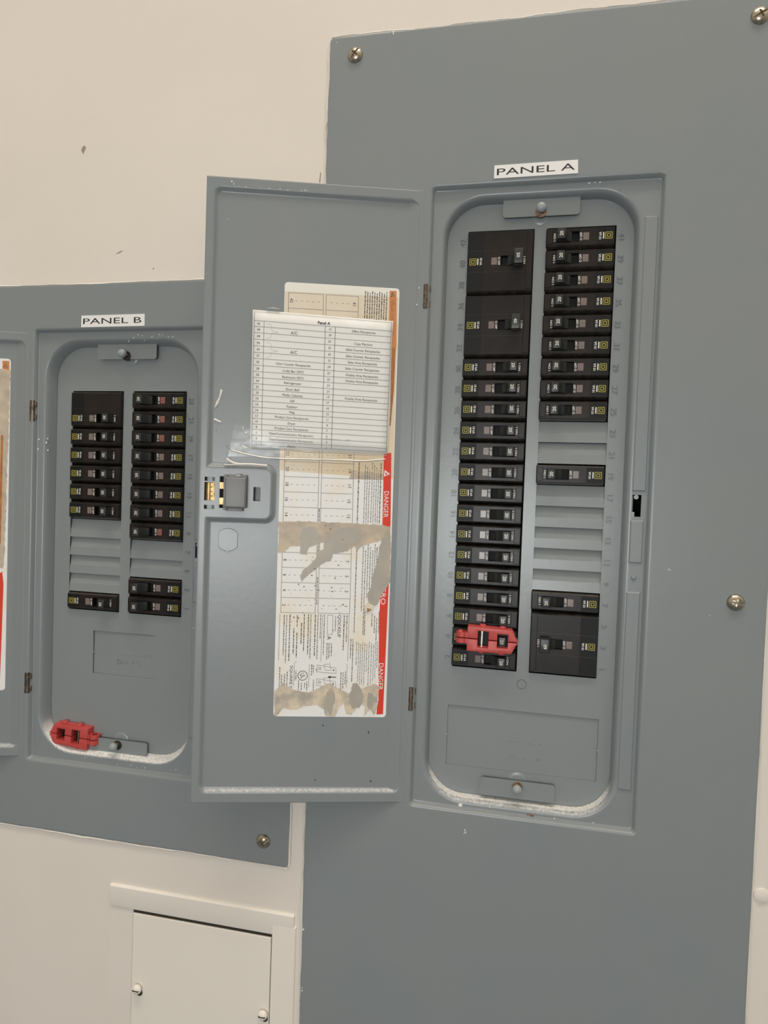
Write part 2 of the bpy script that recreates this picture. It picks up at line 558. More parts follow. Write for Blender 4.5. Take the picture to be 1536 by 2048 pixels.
def make_panel(label, cx0, cx1, cz0, cz1, rx0, rx1, rz0, rz1, ix0, ix1, iz0, iz1, cols, zb, nrows, blanks, knock, numbers,
               screws, tabx, tabz, slotz, seedv, lefthalf=False):
    org = (rx0, WALL, (rz0 + rz1) / 2)
    R = root('electrical_panel', *org, label, 'electrical panel')
    f = plane_map(org)
    # ---- cover
    mb = MB(f)
    sx0, sx1 = ix1 + 6.4, ix1 + 13.8          # strike slot
    s0, s1 = slotz
    xst = [ix0 + 40 + (ix1 - ix0 - 80) * t for t in (0, .25, .5, .75, 1)]
    zst = sorted([iz0 + 40, (iz0 + s0) / 2, s0, s1, (iz1 + s1) / 2, iz1 - 40])
    loops = []

    def L(x0, x1, z0, z1, r, d): loops.append(rr_loop(x0, x1, z0, z1, r, d, xst, zst))
    narrow = ((0, 0.5), (0.35, 4.0), (0.9, 7.8), (1.9, 10.3), (3.3, 11.6), (5.0, 12.0))
    wide = ((0, 0.5), (0.8, 3.2), (1.8, 6.4), (3.2, 9.2), (4.6, 11.2), (5.9, 12.0))
    for off, d in (wide if lefthalf else narrow):
        L(ix0 - off, ix1 + off, iz0 - off, iz1 + off, 33 + off, d)
    L(ix0 - 6.2, ix1 + 6.2, iz0 - 6.2, iz1 + 6.2, 39.2, 12.0)
    L(rx0 + 3.8, rx1 - 3.8, rz0 + 3.8, rz1 - 3.8, 2.0, 12.0)
    L(rx0 + 3.2, rx1 - 3.2, rz0 + 3.2, rz1 - 3.2, 2.2, 12.0)
    L(rx0 + 2.4, rx1 - 2.4, rz0 + 2.4, rz1 - 2.4, 2.6, 12.5)
    L(rx0 + 1.0, rx1 - 1.0, rz0 + 1.0, rz1 - 1.0, 3.4, 16.2)
    L(rx0, rx1, rz0, rz1, 4.0, 17.0)
    L(rx0 - 1.2, rx1 + 1.2, rz0 - 1.2, rz1 + 1.2, 5.0, 17.15)
    L(rx0 - 2.4, rx1 + 2.4, rz0 - 2.4, rz1 + 2.4, 5.5, 17.15)
    L(cx0 + 2.2, cx1 - 2.2, cz0 + 2.2, cz1 - 2.2, 4.7, 17.15)
    L(cx0 + 1.0, cx1 - 1.0, cz0 + 1.0, cz1 - 1.0, 4.5, 17.15)
    L(cx0 + 0.2, cx1 - 0.2, cz0 + 0.2, cz1 - 0.2, 4.2, 16.8)
    L(cx0, cx1, cz0, cz1, 4.0, 14.9)
    n = len(loops[0])
    allp = [p for lp in loops for p in lp]
    K = 8
    faces, dusty = [], []
    right0 = (K + 1) + 5 + (K + 1)
    hidx = right0 + zst.index(s0)
    for j in range(len(loops) - 1):
        for k in range(n):
            k2 = (k + 1) % n
            if j == 6 and k == hidx: continue
            q = (j * n + k, j * n + k2, (j + 1) * n + k2, (j + 1) * n + k)
            bottom = k < (K + 1) + 5 + K
            if j <= 4 and bottom:
                dusty.append((q, j))
            else:
                faces.append(q)
    mb.add(allp, faces, GRAY)
    base = 0
    for q, j in dusty:
        mb.f.append(q); mb.m.append(mb.mi(DUST2 if j <= (3 if lefthalf else 1) else DUST))
    xe = rx1 - 3.8
    mb.quad(ix1 + 6.2, sx0, s0, s1, 12.0, GRAY)
    mb.quad(sx1, xe, s0, s1, 12.0, GRAY)
    for (a, b, c, e) in ((sx0, s0, sx0, s1), (sx1, s0, sx1, s1), (sx0, s0, sx1, s0), (sx0, s1, sx1, s1)):
        mb.add([(a, 12, b), (c, 12, e), (c, 10.6, e), (a, 10.6, b)], [(0, 1, 2, 3)], GRAY)
    cover = mb.build('cover', R, smooth=32)
    # strike rails pressed into the recessed frame
    rb = MB(f)
    rx = ix1 + 6.0
    rb.cbox(rx, rx + 11, 11.5, 13.0, s1 + 3, iz1 - 22, 0.9, GRAY)
    rb.cbox(rx - .5, rx + 10.5, 11.5, 13.2, s0 - 40, s0 - 3, 1.0, GRAY)
    rb.cbox(rx - 1, rx + 10.5, 11.5, 13.0, iz0 + 26, s0 - 65, 0.9, GRAY)
    rb.lathe(rx + 4.5, s0 - 52.5, [(2.4, 12.0), (1.9, 13.0), (0.6, 13.6)], GRAY, 16)
    rb.lathe(rx + 3.5, s1 - 2, [(2.0, 10.5), (2.0, 12.2)], KNOBM, 10)
    rb.box(sx0, sx0 + 2.2, 10, 11.9, s0, s0 + 4, KNOBM)
    rb.build('strike_rail', R, smooth=30)
    # enclosure (steel tub) behind
    eb = MB(f)
    ex0, ex1, ez0, ez1 = ix0 - 18, ix1 + 19, iz0 - 20, iz1 + 20
    for q in ([(ex0, -88, ez0), (ex1, -88, ez0), (ex1, -88, ez1), (ex0, -88, ez1)],
              [(ex0, 11.5, ez0), (ex1, 11.5, ez0), (ex1, -88, ez0), (ex0, -88, ez0)],
              [(ex0, 11.5, ez1), (ex1, 11.5, ez1), (ex1, -88, ez1), (ex0, -88, ez1)],
              [(ex0, 11.5, ez0), (ex0, 11.5, ez1), (ex0, -88, ez1), (ex0, -88, ez0)],
              [(ex1, 11.5, ez0), (ex1, 11.5, ez1), (ex1, -88, ez1), (ex1, -88, ez0)]):
        eb.add(q, [(0, 1, 2, 3)], GAP)
    eb.build('enclosure', R)
    # ---- deadfront with two columns of breaker openings
    top = zb + nrows * PITCH
    db = MB(f)
    (a0, a1), (b0, b1) = cols
    kx0, kx1, kz0, kz1 = knock
    xs = sorted({ix0 - 9, ix1 + 9, a0, a1, b0, b1, kx0, kx1})
    zs = sorted({iz0 - 9, iz1 + 9, zb, top, kz0, kz1})
    for i in range(len(xs) - 1):
        for j in range(len(zs) - 1):
            x, z = (xs[i] + xs[i + 1]) / 2, (zs[j] + zs[j + 1]) / 2
            if zb < z < top and (a0 < x < a1 or b0 < x < b1): continue
            if kx0 < x < kx1 and kz0 < z < kz1: continue
            db.quad(xs[i], xs[i + 1], zs[j], zs[j + 1], 0, GRAYD)
    dfo = db.build('deadfront', R)
    md = dfo.modifiers.new('thick', 'SOLIDIFY'); md.thickness = 1.3 * S; md.offset = 1 if dfo.data.polygons[0].normal.y > 0 else -1
    # knockout plate set into it
    kb = MB(f)
    if lefthalf:
        kb.add([(kx0 + .2, -1.6, kz0 + .1), (kx1, -0.5, kz0 + .1), (kx1, -0.5, kz1 - .4), (kx0 + .2, -1.6, kz1 - .4)], [(0, 1, 2, 3)], GRAYD)
    else:
        kb.quad(kx0 + .1, kx1 - .1, kz0 + .1, kz1 - .5, -1.25, GRAYD)
    kb.add([(kx0 - 1, -2.2, kz0 - 1), (kx1 + 1, -2.2, kz0 - 1), (kx1 + 1, -2.2, kz1 + 1), (kx0 - 1, -2.2, kz1 + 1)], [(0, 1, 2, 3)], GAP)
    if lefthalf:
        kb.text('- . - . . - 8 8', kx0 + 51, kz0 + 23, -1.15, GRAYD, length=32, height=2.6, extrude=0.8, rot=0)
        kb.text('O - 7 0', kx0 + 41, kz0 + 15, -1.3, GRAYD, length=28, height=4.4, extrude=0.8, rot=0)
        kb.lathe(kx0 - .2, kz0 + 22, [(1.3, -0.5), (1.1, 0.2), (.3, .5)], GRAYD, 10)
    else:
        kb.text('. - - . - . - .', kx0 + 72, kz0 + 28, -1.3, GRAYD, length=38, height=1.4, extrude=0.5, rot=-1)
        kb.text('- . - . -', kx0 + 72, kz0 + 14, -1.3, GRAYD, length=26, height=1.2, extrude=0.5, rot=-1)
        kb.lathe(kx0 - .2, kz0 + 28, [(1.3, -0.5), (1.1, 0.2), (.3, .5)], GRAYD, 10)
        kb.lathe(kx1 + .2, kz0 + 28, [(1.3, -0.5), (1.1, 0.2), (.3, .5)], GRAYD, 10)
    kb.build('knockout_plate', R, smooth=30)
    if not lefthalf:
        cb = MB(f)
        cxm = (a1 + b0) / 2
        cb.ring(cxm - .4, -11.2, 3.7, 4.1, 0.25, GRAYD)
        cb.ring(cxm - .4, -11.2, 4.1, 4.4, 0.05, GAP)
        cb.build('round_knockout', R)
    # blank filler plates
    for side, row in blanks:
        x0, x1 = cols[side]
        zt = top - row * PITCH
        pb_ = MB(f)
        z0 = zt - PITCH
        prof = [(-3.6, zt - 0.2), (-3.3, zt - 1.2), (-2.3, zt - 5.4), (-1.15, zt - 9.9), (-0.75, zt - 10.3), (-0.45, z0 + 4), (-0.12, z0 + 0.15)]
        pts, fc = [], []
        N = 8
        for i in range(N + 1):
            for (d, z) in prof:
                pts.append((x0 + (x1 - x0) * i / N, d, z))
        m_ = len(prof)
        for i in range(N):
            for k in range(m_ - 1):
                fc.append((i * m_ + k, i * m_ + k + 1, (i + 1) * m_ + k + 1, (i + 1) * m_ + k))
        pb_.add(pts, fc, GRAYD)
        for x in (x0, x1):
            pb_.add([(x, d, z) for d, z in prof] + [(x, -0.0, z0), (x, 0, zt)], [tuple(range(m_ + 2))], GRAYD)
        pb_.build('filler_plate', R, smooth=12)
    # pressed numbers
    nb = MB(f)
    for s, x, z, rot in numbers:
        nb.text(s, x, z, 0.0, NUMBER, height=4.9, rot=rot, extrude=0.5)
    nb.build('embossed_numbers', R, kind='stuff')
    # retaining tabs and screws
    for k, (tz, sgn) in enumerate(((tabz[1], 1), (tabz[0], -1))):
        tb = MB(f)
        w = 33.2
        z_in, z_out = tz, tz + sgn * 16
        r = 3.0
        pts = [(tabx - w, z_out), (tabx - w, z_in + sgn * r)]
        for q in range(1, 5):
            t = q / 5 * math.pi / 2
            pts.append((tabx - w + r - r * math.cos(t), z_in + sgn * (r - r * math.sin(t))))
        for q in range(1, 5):
            t = q / 5 * math.pi / 2
            pts.append((tabx + w - r + r * math.sin(t), z_in + sgn * (r - r * math.cos(t))))
        pts += [(tabx + w, z_in + sgn * r), (tabx + w, z_out)]
        tb.poly(pts, 5.6, GRAYD, 1.2)
        tb.build('retainer_tab', R, smooth=30)
        hb = MB(f)
        # keyhole boss on the deadfront behind the tab
        hb.lathe(tabx, tz + sgn * 2.5, [(9, -0.2), (8, 0.5), (5.5, 0.7)], GRAYD, 24)
        hb.build('pressed_boss', R, smooth=40)
        kz = tz + sgn * 4.3
        sb_ = MB(f)
        sb_.lathe(tabx, kz, [(2.1, 0.5), (2.1, 11.2)], RUST, 14)
        sb_.lathe(tabx, kz, [(2.2, 10.8), (3.7, 11.4), (4.4, 13.2), (4.1, 15.2), (2.8, 16.6), (0.8, 17.1)], KNOBM, 22)
        sb_.lathe(tabx, kz - 1.0, [(4.8, 5.5), (4.6, 6.4), (3.0, 6.6)], RUST if not lefthalf else GAP, 18)
        sb_.build('cover_screw_post', R, smooth=50)
    for i, (x, z, rot) in enumerate(screws):
        so = bpy.data.objects.new('cover_screw', SCREW)
        COL.objects.link(so); so.parent = R
        so.location = f(x, 17.1, z); so.rotation_euler = (0, math.radians(rot), 0)
    return R, f, cover


numA = []
for k in range(21):
    zc = 400.05 - (k + .5) * PITCH
    numA.append((str(42 - 2 * k), -4.6, zc - 0.5, 90))
    numA.append((str(41 - 2 * k), 133.3, zc - 0.5, -90))
A, fA, coverA = make_panel(
    'tall grey breaker panel with PANEL A label, its door swung open to the left', -132.6, 258.5, -640, 576, -33.3, 164.8, -128.2, 435.5,
    -18.7, 143.8, -118, 423.5, ((0, 58.9), (69.8, 128.7)), 0.0, 21,
    [(1, 9), (1, 10), (1, 12), (1, 13), (1, 14), (1, 15), (1, 16)], (-2.4, 132.5, -93, -36.4), numA,
    [(-107.9, 557.7, -52), (230.1, 555.8, -28), (234.3, 78.3, 12)], 63.6, (-98.6, 408.8), (146.1, 165.0), 3)
zB = 25.4
numB = [(str(23 - 2 * k), -271.0, zB + 228.6 - (k + .5) * PITCH, -90) for k in range(12)]
B, fB, coverB = make_panel(
    'smaller grey breaker panel with PANEL B label, left of the tall one', -540.0, -148.2, -205, 359, -440, -242, -133.6, 314.4,
    -424.5, -263, -118, 299, ((-405.8, -346.8), (-335.4, -276.4)), zB, 12,
    [(0, 7), (0, 8), (0, 9), (0, 10), (1, 8), (1, 9)], (-376, -305, -40.5, 4.4), numB,
    [(-174.1, -182.0, -40), (-515, 335, 20), (-515, -180, 60)], -341, (-106, 285.3), (84, 103), 5, True)

# printed name labels on the covers
lb = MB(fA)
lb.poly([(21.8, 438.4), (93.0, 438.6), (92.6, 450.1), (21.8, 449.7)], 17.75, LABELW, 0.5)
lb.text('PANEL A', 57.2, 444.2, 17.85, INK, length=66, height=5.6, rot=0.6)
lb.build('name_label', A, 'white label reading PANEL A')
lb = MB(fB)
lb.poly([(-385.0, 315.3), (-314.1, 315.6), (-314.4, 327.4), (-384.8, 327.0)], 17.75, LABELW, 0.5)
lb.text('PANEL B', -350.2, 321.4, 17.85, INK, length=65, height=5.6, rot=0.3)
lb.build('name_label', B, 'white label reading PANEL B')

# paint flecks and rust on the covers
fb = MB(fA)
rnd = random.Random(8)


def fleck(mb, x, z, d, r, m=FLECKGLINT):
    n = 6
    mb.poly([(x + r * rnd.uniform(.6, 1.2) * math.cos(6.283 * k / n), z + r * rnd.uniform(.6, 1.3) * math.sin(6.283 * k / n)) for k in range(n)], d + 0.25, m, 0.2)


for x, z, r in [(-73.2, 575.1, 1), (-73.2, 573.4, .9), (18.9, -144.1, .8), (19.4, -146, .7), (18.2, -147.4, .5), (-131, -261.8, 1.1), (-130.4, -322, .8),
                (-130, -319, .6), (182.2, 102.3, .6), (181, 103, .5), (215, 66, .4), (-125.8, 571, .6)]:
    fleck(fb, x, z, 17.15, r)
for x, z, r in [(156.8, 341.6, .9), (154.8, 323.2, .7), (152.5, 302, .7), (158, 252.2, .9), (157.6, -22.9, 1.2), (13.6, -124.1, 2.0),
                (40, -122.6, .6), (97, -125.5, .9), (130, -124.5, .6), (155.5, 60, .5), (103, 433, 1.2), (108, 433, 1.1), (112, 432.6, 1.0)]:
    fleck(fb, x, z, 12.0, r)
for k in range(9):
    fleck(fb, rnd.uniform(50, 84), rnd.uniform(-127.4, -124.2), 12.0 if k % 2 else 12.4, rnd.uniform(.6, 1.5), RUST)
fb.build('paint_flecks', A, kind='stuff')
fb = MB(fB)
for x, z, r in [(-425.5, 203, .8), (-427, 199, 1), (-436, 202, .9), (-436.8, 192, 1.1), (-425, 191, .9), (-409, -118, .9)]:
    fleck(fb, x, z, 12.0, r)
for k in range(16):
    fleck(fb, rnd.uniform(-340, -285), rnd.uniform(301, 309), 12.0, rnd.uniform(.3, .8))
for k in range(12):
    fleck(fb, rnd.uniform(-400, -270), rnd.uniform(-129, -121), 12.0, rnd.uniform(.3, .7))
fb.build('paint_flecks', B, kind='stuff')


# ------------------------------------------------------------------ doors
DA = math.radians(15.89)
cA, sA = math.cos(DA), math.sin(DA)


def door_map(org, hx, hd=15.15):
    """local (u from the hinge towards the free edge, h out towards the room, z)"""
    ox, od, oz = org

    def f(u, h, z):
        x = hx - cA * u + sA * h
        d = hd + sA * u + cA * h
        return Vector(((x - ox) * S, -(d - od) * S, (z - oz) * S))
    return f


def sd_rr(x, z, x0, x1, z0, z1, r):
    qx = abs(x - (x0 + x1) / 2) - (x1 - x0) / 2 + r
    qz = abs(z - (z0 + z1) / 2) - (z1 - z0) / 2 + r
    return math.hypot(max(qx, 0), max(qz, 0)) + min(max(qx, qz), 0) - r


def frange(a, b, s):
    n = max(1, int(round((b - a) / s)))
    return [a + (b - a) * k / n for k in range(n + 1)]


def make_door(R, f, z0, z1, tabz0, tabz1, name_label):
    W = 197.8
    fz0, fz1 = z0 + 11.2, z1 - 10.2
    FD = -3.2
    tm = (tabz0 + tabz1) / 2
    holes_ = [(183.5, 192.6, tm + 10.0, tm + 13.6), (183.5, 192.6, tm - 15.0, tm - 11.4), (183.5, 192.6, tm - 7.4, tm + 8.9),
              (173.5, 179.6, tm - 13.8, tm + 14.6), (143.1, 149.4, tm - 6.6, tm + 5.9)]

    def stops(ws, lo, hi, fine):
        out = set([lo, hi])
        pts = sorted(set([lo, hi] + list(fine)))
        for a, b in zip(pts[:-1], pts[1:]):
            for v in frange(a, b, ws): out.add(round(v, 4))
        return sorted(out)
    us = set(); zs_ = set()
    for c in (10.2, 132, 189.0):
        for v in frange(c - 10, c + 8, 0.9):
            if 0 < v < W: us.add(round(v, 3))
    for c in (fz0, fz1, tabz0, tabz1):
        for v in frange(c - 10, c + 10, 0.9):
            if z0 < v < z1: zs_.add(round(v, 3))
    for v in frange(0, W, 12): us.add(round(v, 3))
    for v in frange(z0, z1, 14): zs_.add(round(v, 3))
    hu = set(); hz = set()
    for h in holes_:
        hu |= {h[0], h[1]}; hz |= {h[2], h[3]}

    def clean(vals, keep):
        out = sorted(keep)
        for v in sorted(vals):
            if all(abs(v - k) > 0.35 for k in keep): out.append(v)
        return sorted(set(out))
    us = clean(us | {0, W}, hu | {0, W}); zs_ = clean(zs_, hz | {z0, z1})

    def H(u, z):
        a = sd_rr(u, z, 10.2, 189.4, fz0, fz1, 5.5)
        b = sd_rr(u, z, 132, 215, tabz0, tabz1, 7.5)
        s = max(a, -b)
        # rounding where both meet
        t = min(1.0, max(0.0, (s + 2.2) / 4.2))
        t = t * t * (3 - 2 * t)
        h = FD * (1 - t)
        e = min(u, W - u, z - z0, z1 - z)
        if e < 1.2: h -= (1.2 - e) ** 2 * 0.7
        if 3.5 < u < 8.5: h += 0.5 * math.sin((u - 3.5) / 5 * math.pi)
        return h
    mb = MB(f, -1)
    nu, nz = len(us), len(zs_)
    pts = [(u, H(u, z), z) for u in us for z in zs_]
    fg, fd = [], []
    for i in range(nu - 1):
        for j in range(nz - 1):
            cu, cz = (us[i] + us[i + 1]) / 2, (zs_[j] + zs_[j + 1]) / 2
            if any(h[0] < cu < h[1] and h[2] < cz < h[3] for h in holes_): continue
            q = (i * nz + j, (i + 1) * nz + j, (i + 1) * nz + j + 1, i * nz + j + 1)
            if fz0 - 2.2 < cz < fz0 + 1.4 and 13 < cu < 186: fd.append(q)
            else: fg.append(q)
    mb.add(pts, fg, GRAY)
    b0 = len(mb.f)
    for q in fd:
        mb.f.append(q); mb.m.append(mb.mi(DUST))
    # folded edge, returning to the outer side
    def edge(pl):
        n = len(pl)
        mb.add([(u, H(u, z), z) for u, z in pl] + [(u, -7.0, z) for u, z in pl], [(k, k + 1, n + k + 1, n + k) for k in range(n - 1)], GRAY)
    edge([(u, z0) for u in us]); edge([(u, z1) for u in us]); edge([(0, z) for z in zs_]); edge([(W, z) for z in zs_])
    door = mb.build('door', R, 'open door, its inner side facing out', smooth=35, recalc=False)
    # hinges
    return door, tm


doorA, tmA = make_door(A, door_map((-33.3, WALL, (435.5 - 128.2) / 2), -34.67), -127.2, 432.3, 130.0, 178.5, 'A')
fDA = door_map((-33.3, WALL, (435.5 - 128.2) / 2), -34.67)
fDB = door_map((-440, WALL, (314.4 - 133.6) / 2), -441.0)
doorB, tmB = make_door(B, fDB, -131.3, 311.5, 70, 118.5, 'B')

# outer skin closing the backs of the doors
for f_, door_, z0, z1 in ((fDA, doorA, -127.2, 432.3), (fDB, doorB, -131.3, 311.5)):
    mb = MB(f_, -1)
    for (ua, ub, za, zb_) in ((0, 197.8, z0, z1),):
        mb.add([(ua, -7.0, za), (8, -7.0, za), (8, -7.0, zb_), (ua, -7.0, zb_)], [(0, 1, 2, 3)], GRAY)
        mb.add([(190, -7.0, za), (ub, -7.0, za), (ub, -7.0, zb_), (190, -7.0, zb_)], [(0, 1, 2, 3)], GRAY)
        mb.add([(8, -7.0, za), (190, -7.0, za), (190, -7.0, za + 10), (8, -7.0, za + 10)], [(0, 1, 2, 3)], GRAY)
        mb.add([(8, -7.0, zb_ - 10), (190, -7.0, zb_ - 10), (190, -7.0, zb_), (8, -7.0, zb_)], [(0, 1, 2, 3)], GRAY)
    mb.build('folded_rim', door_)

for f_, door_, zz in ((fDA, doorA, ((326.6, 348.6), (-40.1, -18.3))), (fDB, doorB, ((220.4, 241.6), (-63.2, -41.6)))):
    for (za, zb_) in zz:
        hb = MB(f_, -1)
        hb.box(3.2, 4.7, -1.2, 0.35, za - .3, zb_ + .3, SLOTM)
        n = 12
        pts = []
        for z in (za, zb_):
            for k in range(n):
                t = 2 * math.pi * k / n
                pts.append((0.4 + 2.9 * math.cos(t), 0.2 + 2.2 * math.sin(t), z))
        hb.add(pts, [(k, (k + 1) % n, n + (k + 1) % n, n + k) for k in range(n)] + [tuple(range(n)), tuple(range(n, 2 * n))], DKSTEEL)
        for q in (0, 2):
            zq = za + (zb_ - za) * (0.08 + 0.3 * q)
            hb.box(-3.6, -1.8, -.4, 1.2, zq, zq + 5.4, DKSTEEL)
        hb.build('hinge', door_, smooth=40)

# latch
lb = MB(fDA, -1)
t0 = tmA
lb.cbox(155.0, 173.6, -1.0, 7.5, t0 - 13.2, t0 + 14.0, 1.1, LATCHM)
lb.box(155.0, 174.2, -0.5, 4.0, t0 + 14.0, t0 + 16.2, LATCHM)
lb.box(158.0, 172.8, -0.5, 4.0, t0 - 16.0, t0 - 13.2, LATCHM)
lb.box(171.5, 175.0, 0, 5.5, t0 - 15.2, t0 + 15.8, LATCHM)
lb.box(160, 165, 2.5, 4.6, t0 + 14.4, t0 + 17.0, KNOBM)
lb.build('latch', doorA, 'grey plastic slide latch', bevel=0.35, smooth=35)
bb = MB(fDA, -1)
b2 = MB(fDA, -1)
for k in range(4):
    zc = t0 - 5.8 + 4.0 * k
    b2.box(172.8, 175.4, -2.0, 1.6, zc, zc + 2.2, SLOTM)
    bb.box(184.0, 187.2, -2.6, -1.0 + 0.5 * (k % 2), zc - 1.2, zc + 2.0, BRASS)
bb.box(183.6, 186.0, -3.0, -1.4, t0 - 7.2, t0 + 8.7, BRASS)
n = 8
prof = [(186.0 + 6.4 * k / n, -3.0 + 1.6 * math.sin(math.pi * k / n)) for k in range(n + 1)] + [(192.4, -4.5), (186, -4.5)]
bb.prism_z(prof, t0 - 7.2, t0 + 8.7, BRASS)
bb.build('latch_spring', doorA, 'curved brass latch spring with a toothed edge', smooth=30)
b2.box(174.6, 179.4, -2.4, -0.4, t0 + 3.4, t0 + 9.2, BRASS)
b2.box(174.6, 179.4, -2.4, -0.4, t0 - 10.6, t0 - 4.6, BRASS)
b2.box(174.4, 175.6, -2.4, -0.2, t0 - 10.6, t0 + 9.2, BRASS)
b2.build('latch_plate', doorA, 'brass latch plate in the slot beside the slide')
for nm, args in (('latch_backing', (174.0, 179.6, -5.4, -4.8, t0 - 14, t0 + 15, SLOTM)), ('spring_clip', (186, 190, -3.6, -1.9, t0 + 9.8, t0 + 13.8, KNOBM)),
                 ('spring_clip', (186, 190, -3.6, -1.9, t0 - 15.2, t0 - 11.2, KNOBM)), ('added_hole_plate', (140.5, 151.5, -7.6, -6.6, t0 - 9, t0 + 8.5, LATCHM))):  # last plate is added behind the small hole to lighten it
    q_ = MB(fDA, -1)
    q_.box(*args)
    q_.build(nm, doorA)
kb = MB(fDA, -1)
pts_o = []
for k in range(40):
    t = 2 * math.pi * k / 40
    x = max(-8.6, min(8.6, 10.9 * math.cos(t)))
    pts_o.append((171.1 + x, 112.0 + 10.4 * math.sin(t)))
pts_i = [(171.1 + (a - 171.1) * .955, 112.0 + (z - 112.0) * .955) for a, z in pts_o]
kb.add([(a, -3.15, z) for a, z in pts_o] + [(a, -2.55, z) for a, z in pts_i], [(k, (k + 1) % 40, 40 + (k + 1) % 40, 40 + k) for k in range(40)] + [tuple(range(40, 80))], GRAYD)
kb.box(170.2, 172.2, -3.0, -2.4, 101.0, 102.6, KNOBM)
kb.build('lock_knockout', doorA, smooth=20)
fb = MB(fDA, -1)
for u, z, r in [(80.6, -56.3, .7), (38.5, -62, .7), (38.2, -63.2, .5), (86.3, -107, .7), (35, -108, .8), (60, -15, .5)]:
    fleck(fb, u, z, -3.2, r, INK)
for u, z, r in [(8.5, 330, .7), (0.8, 320, .9), (7, 345, .8), (176, 428, .8), (174, 426, .6), (178, 395, .4)]:
    fleck(fb, u, z, 0.3, r)
for k in range(26):
    fleck(fb, rnd.uniform(60, 184), -117.6 + rnd.uniform(-1, 1), -1.8, rnd.uniform(.3, .8))
for k in range(14):
    fleck(fb, rnd.uniform(110, 170), 424.6 + rnd.uniform(-.6, .6), -.2, rnd.uniform(.2, .5))
fb.build('specks', doorA, kind='stuff')

# ------------------------------------------------------------------ sticker on door A
HS = -3.10
sb = MB(fDA, -1)


def fit_edge(z):   # right-hand (hinge side) and left-hand edges of the sticker at height z
    t = (z + 48) / 392.0
    return 23.4 + 1.2 * t, 125.9 + 1.9 * t


def rpoly(u0, u1, z0, z1, r, K=5):
    out = []
    for cx, cz, a0 in ((u0 + r, z0 + r, 180), (u1 - r, z0 + r, 270), (u1 - r, z1 - r, 0), (u0 + r, z1 - r, 90)):
        for k in range(K + 1):
            t = math.radians(a0 + 90 * k / K)
            out.append((cx + r * math.cos(t), cz + r * math.sin(t)))
    return out


base = rpoly(0, 1, 0, 1, 0.0001)
pts = rpoly(23.6, 126.8, -48.2, 344.5, 3.2)
pts = [(u + (z - 148) / 392.0 * 1.3, z) for u, z in pts]
sb.poly(pts, HS, CREAM, 0.05)
sb.poly([(25.2, 336.5), (127.2, 336.5), (127.2, 176), (24.2, 172)], HS + .03, YELLOWED)
sb.poly([(57, 335.5), (127, 335.6), (127, 322), (60, 320), (56, 326)], HS + .05, YELLOWED)
sb.poly([(25, 344), (124, 344), (127.4, 341), (127.2, 336.3), (25, 337)], HS + .06, CREAMW)
sb.poly([(62, 178.8), (28, 176), (28, 171), (64, 170.5)], HS + .05, BARE)


def ln(u0, z0, u1, z1, w, m, h=HS + .1):
    dx, dz = u1 - u0, z1 - z0
    l = math.hypot(dx, dz)
    a, b = -dz / l * w / 2, dx / l * w / 2
    sb.add([(u0 + a, h, z0 + b), (u1 + a, h, z1 + b), (u1 - a, h, z1 - b), (u0 - a, h, z0 - b)], [(0, 1, 2, 3)], m)


# circuit table
T0, T1 = 47.3, 335.2


def sk(u, z): return u + (z - T0) / 288.0 * 1.6 - 0.9


for u in (123.0, 91.9, 89.4, 60.5):
    ln(sk(u, T0), T0, sk(u, T1), T1, .35, INKG)
pit = (T1 - T0) / 21.0
for k in range(22):
    z = T1 - k * pit
    ln(sk(123, z), z, sk(91.9, z), z, .3, INKG)
    ln(sk(89.4, z), z, sk(60.5, z), z, .3, INKG)
for k in range(21):
    zc = T1 - (k + .5) * pit
    for uc in (116, 111, 106, 101, 96, 84.5, 79.5, 74.5, 69.5):
        ln(sk(uc + 1, zc), zc, sk(uc - 1, zc), zc, .28, INKG)
    sb.text(str(42 - 2 * k), sk(120.3, zc), zc, HS + .1, INK, height=2.9, rot=-90)
    sb.text(str(41 - 2 * k), sk(64.0, zc), zc, HS + .1, INK, height=2.9, rot=-90)
rn = random.Random(21)


def fine(u, za, zb_, w=.75, m=INK, lo=1.2, hi=4.2, bold=False, h=HS + .1):
    """a line of small print running down the sticker"""
    z = za
    while z > zb_:
        L = min(rn.uniform(lo, hi), z - zb_)
        ww = 1.15 * w * rn.uniform(.75, 1.0)
        # words broken up into letter-like strokes
        q = z
        while q > z - L:
            s = rn.uniform(.35, .7)
            a = rn.uniform(.55, 1.0) * ww / 2
            sb.add([(u - a, h, q), (u + ww / 2, h, q), (u + ww / 2, h, max(q - s, z - L)), (u - a, h, max(q - s, z - L))], [(0, 1, 2, 3)], m)
            q -= s + .14
        z -= L + .65


for z_a, z_b in ((290, 272), (230, 215), (143, 128), (122, 96), (80, 55)):
    fine(sk(90.6, z_a), z_a, z_b, .9)
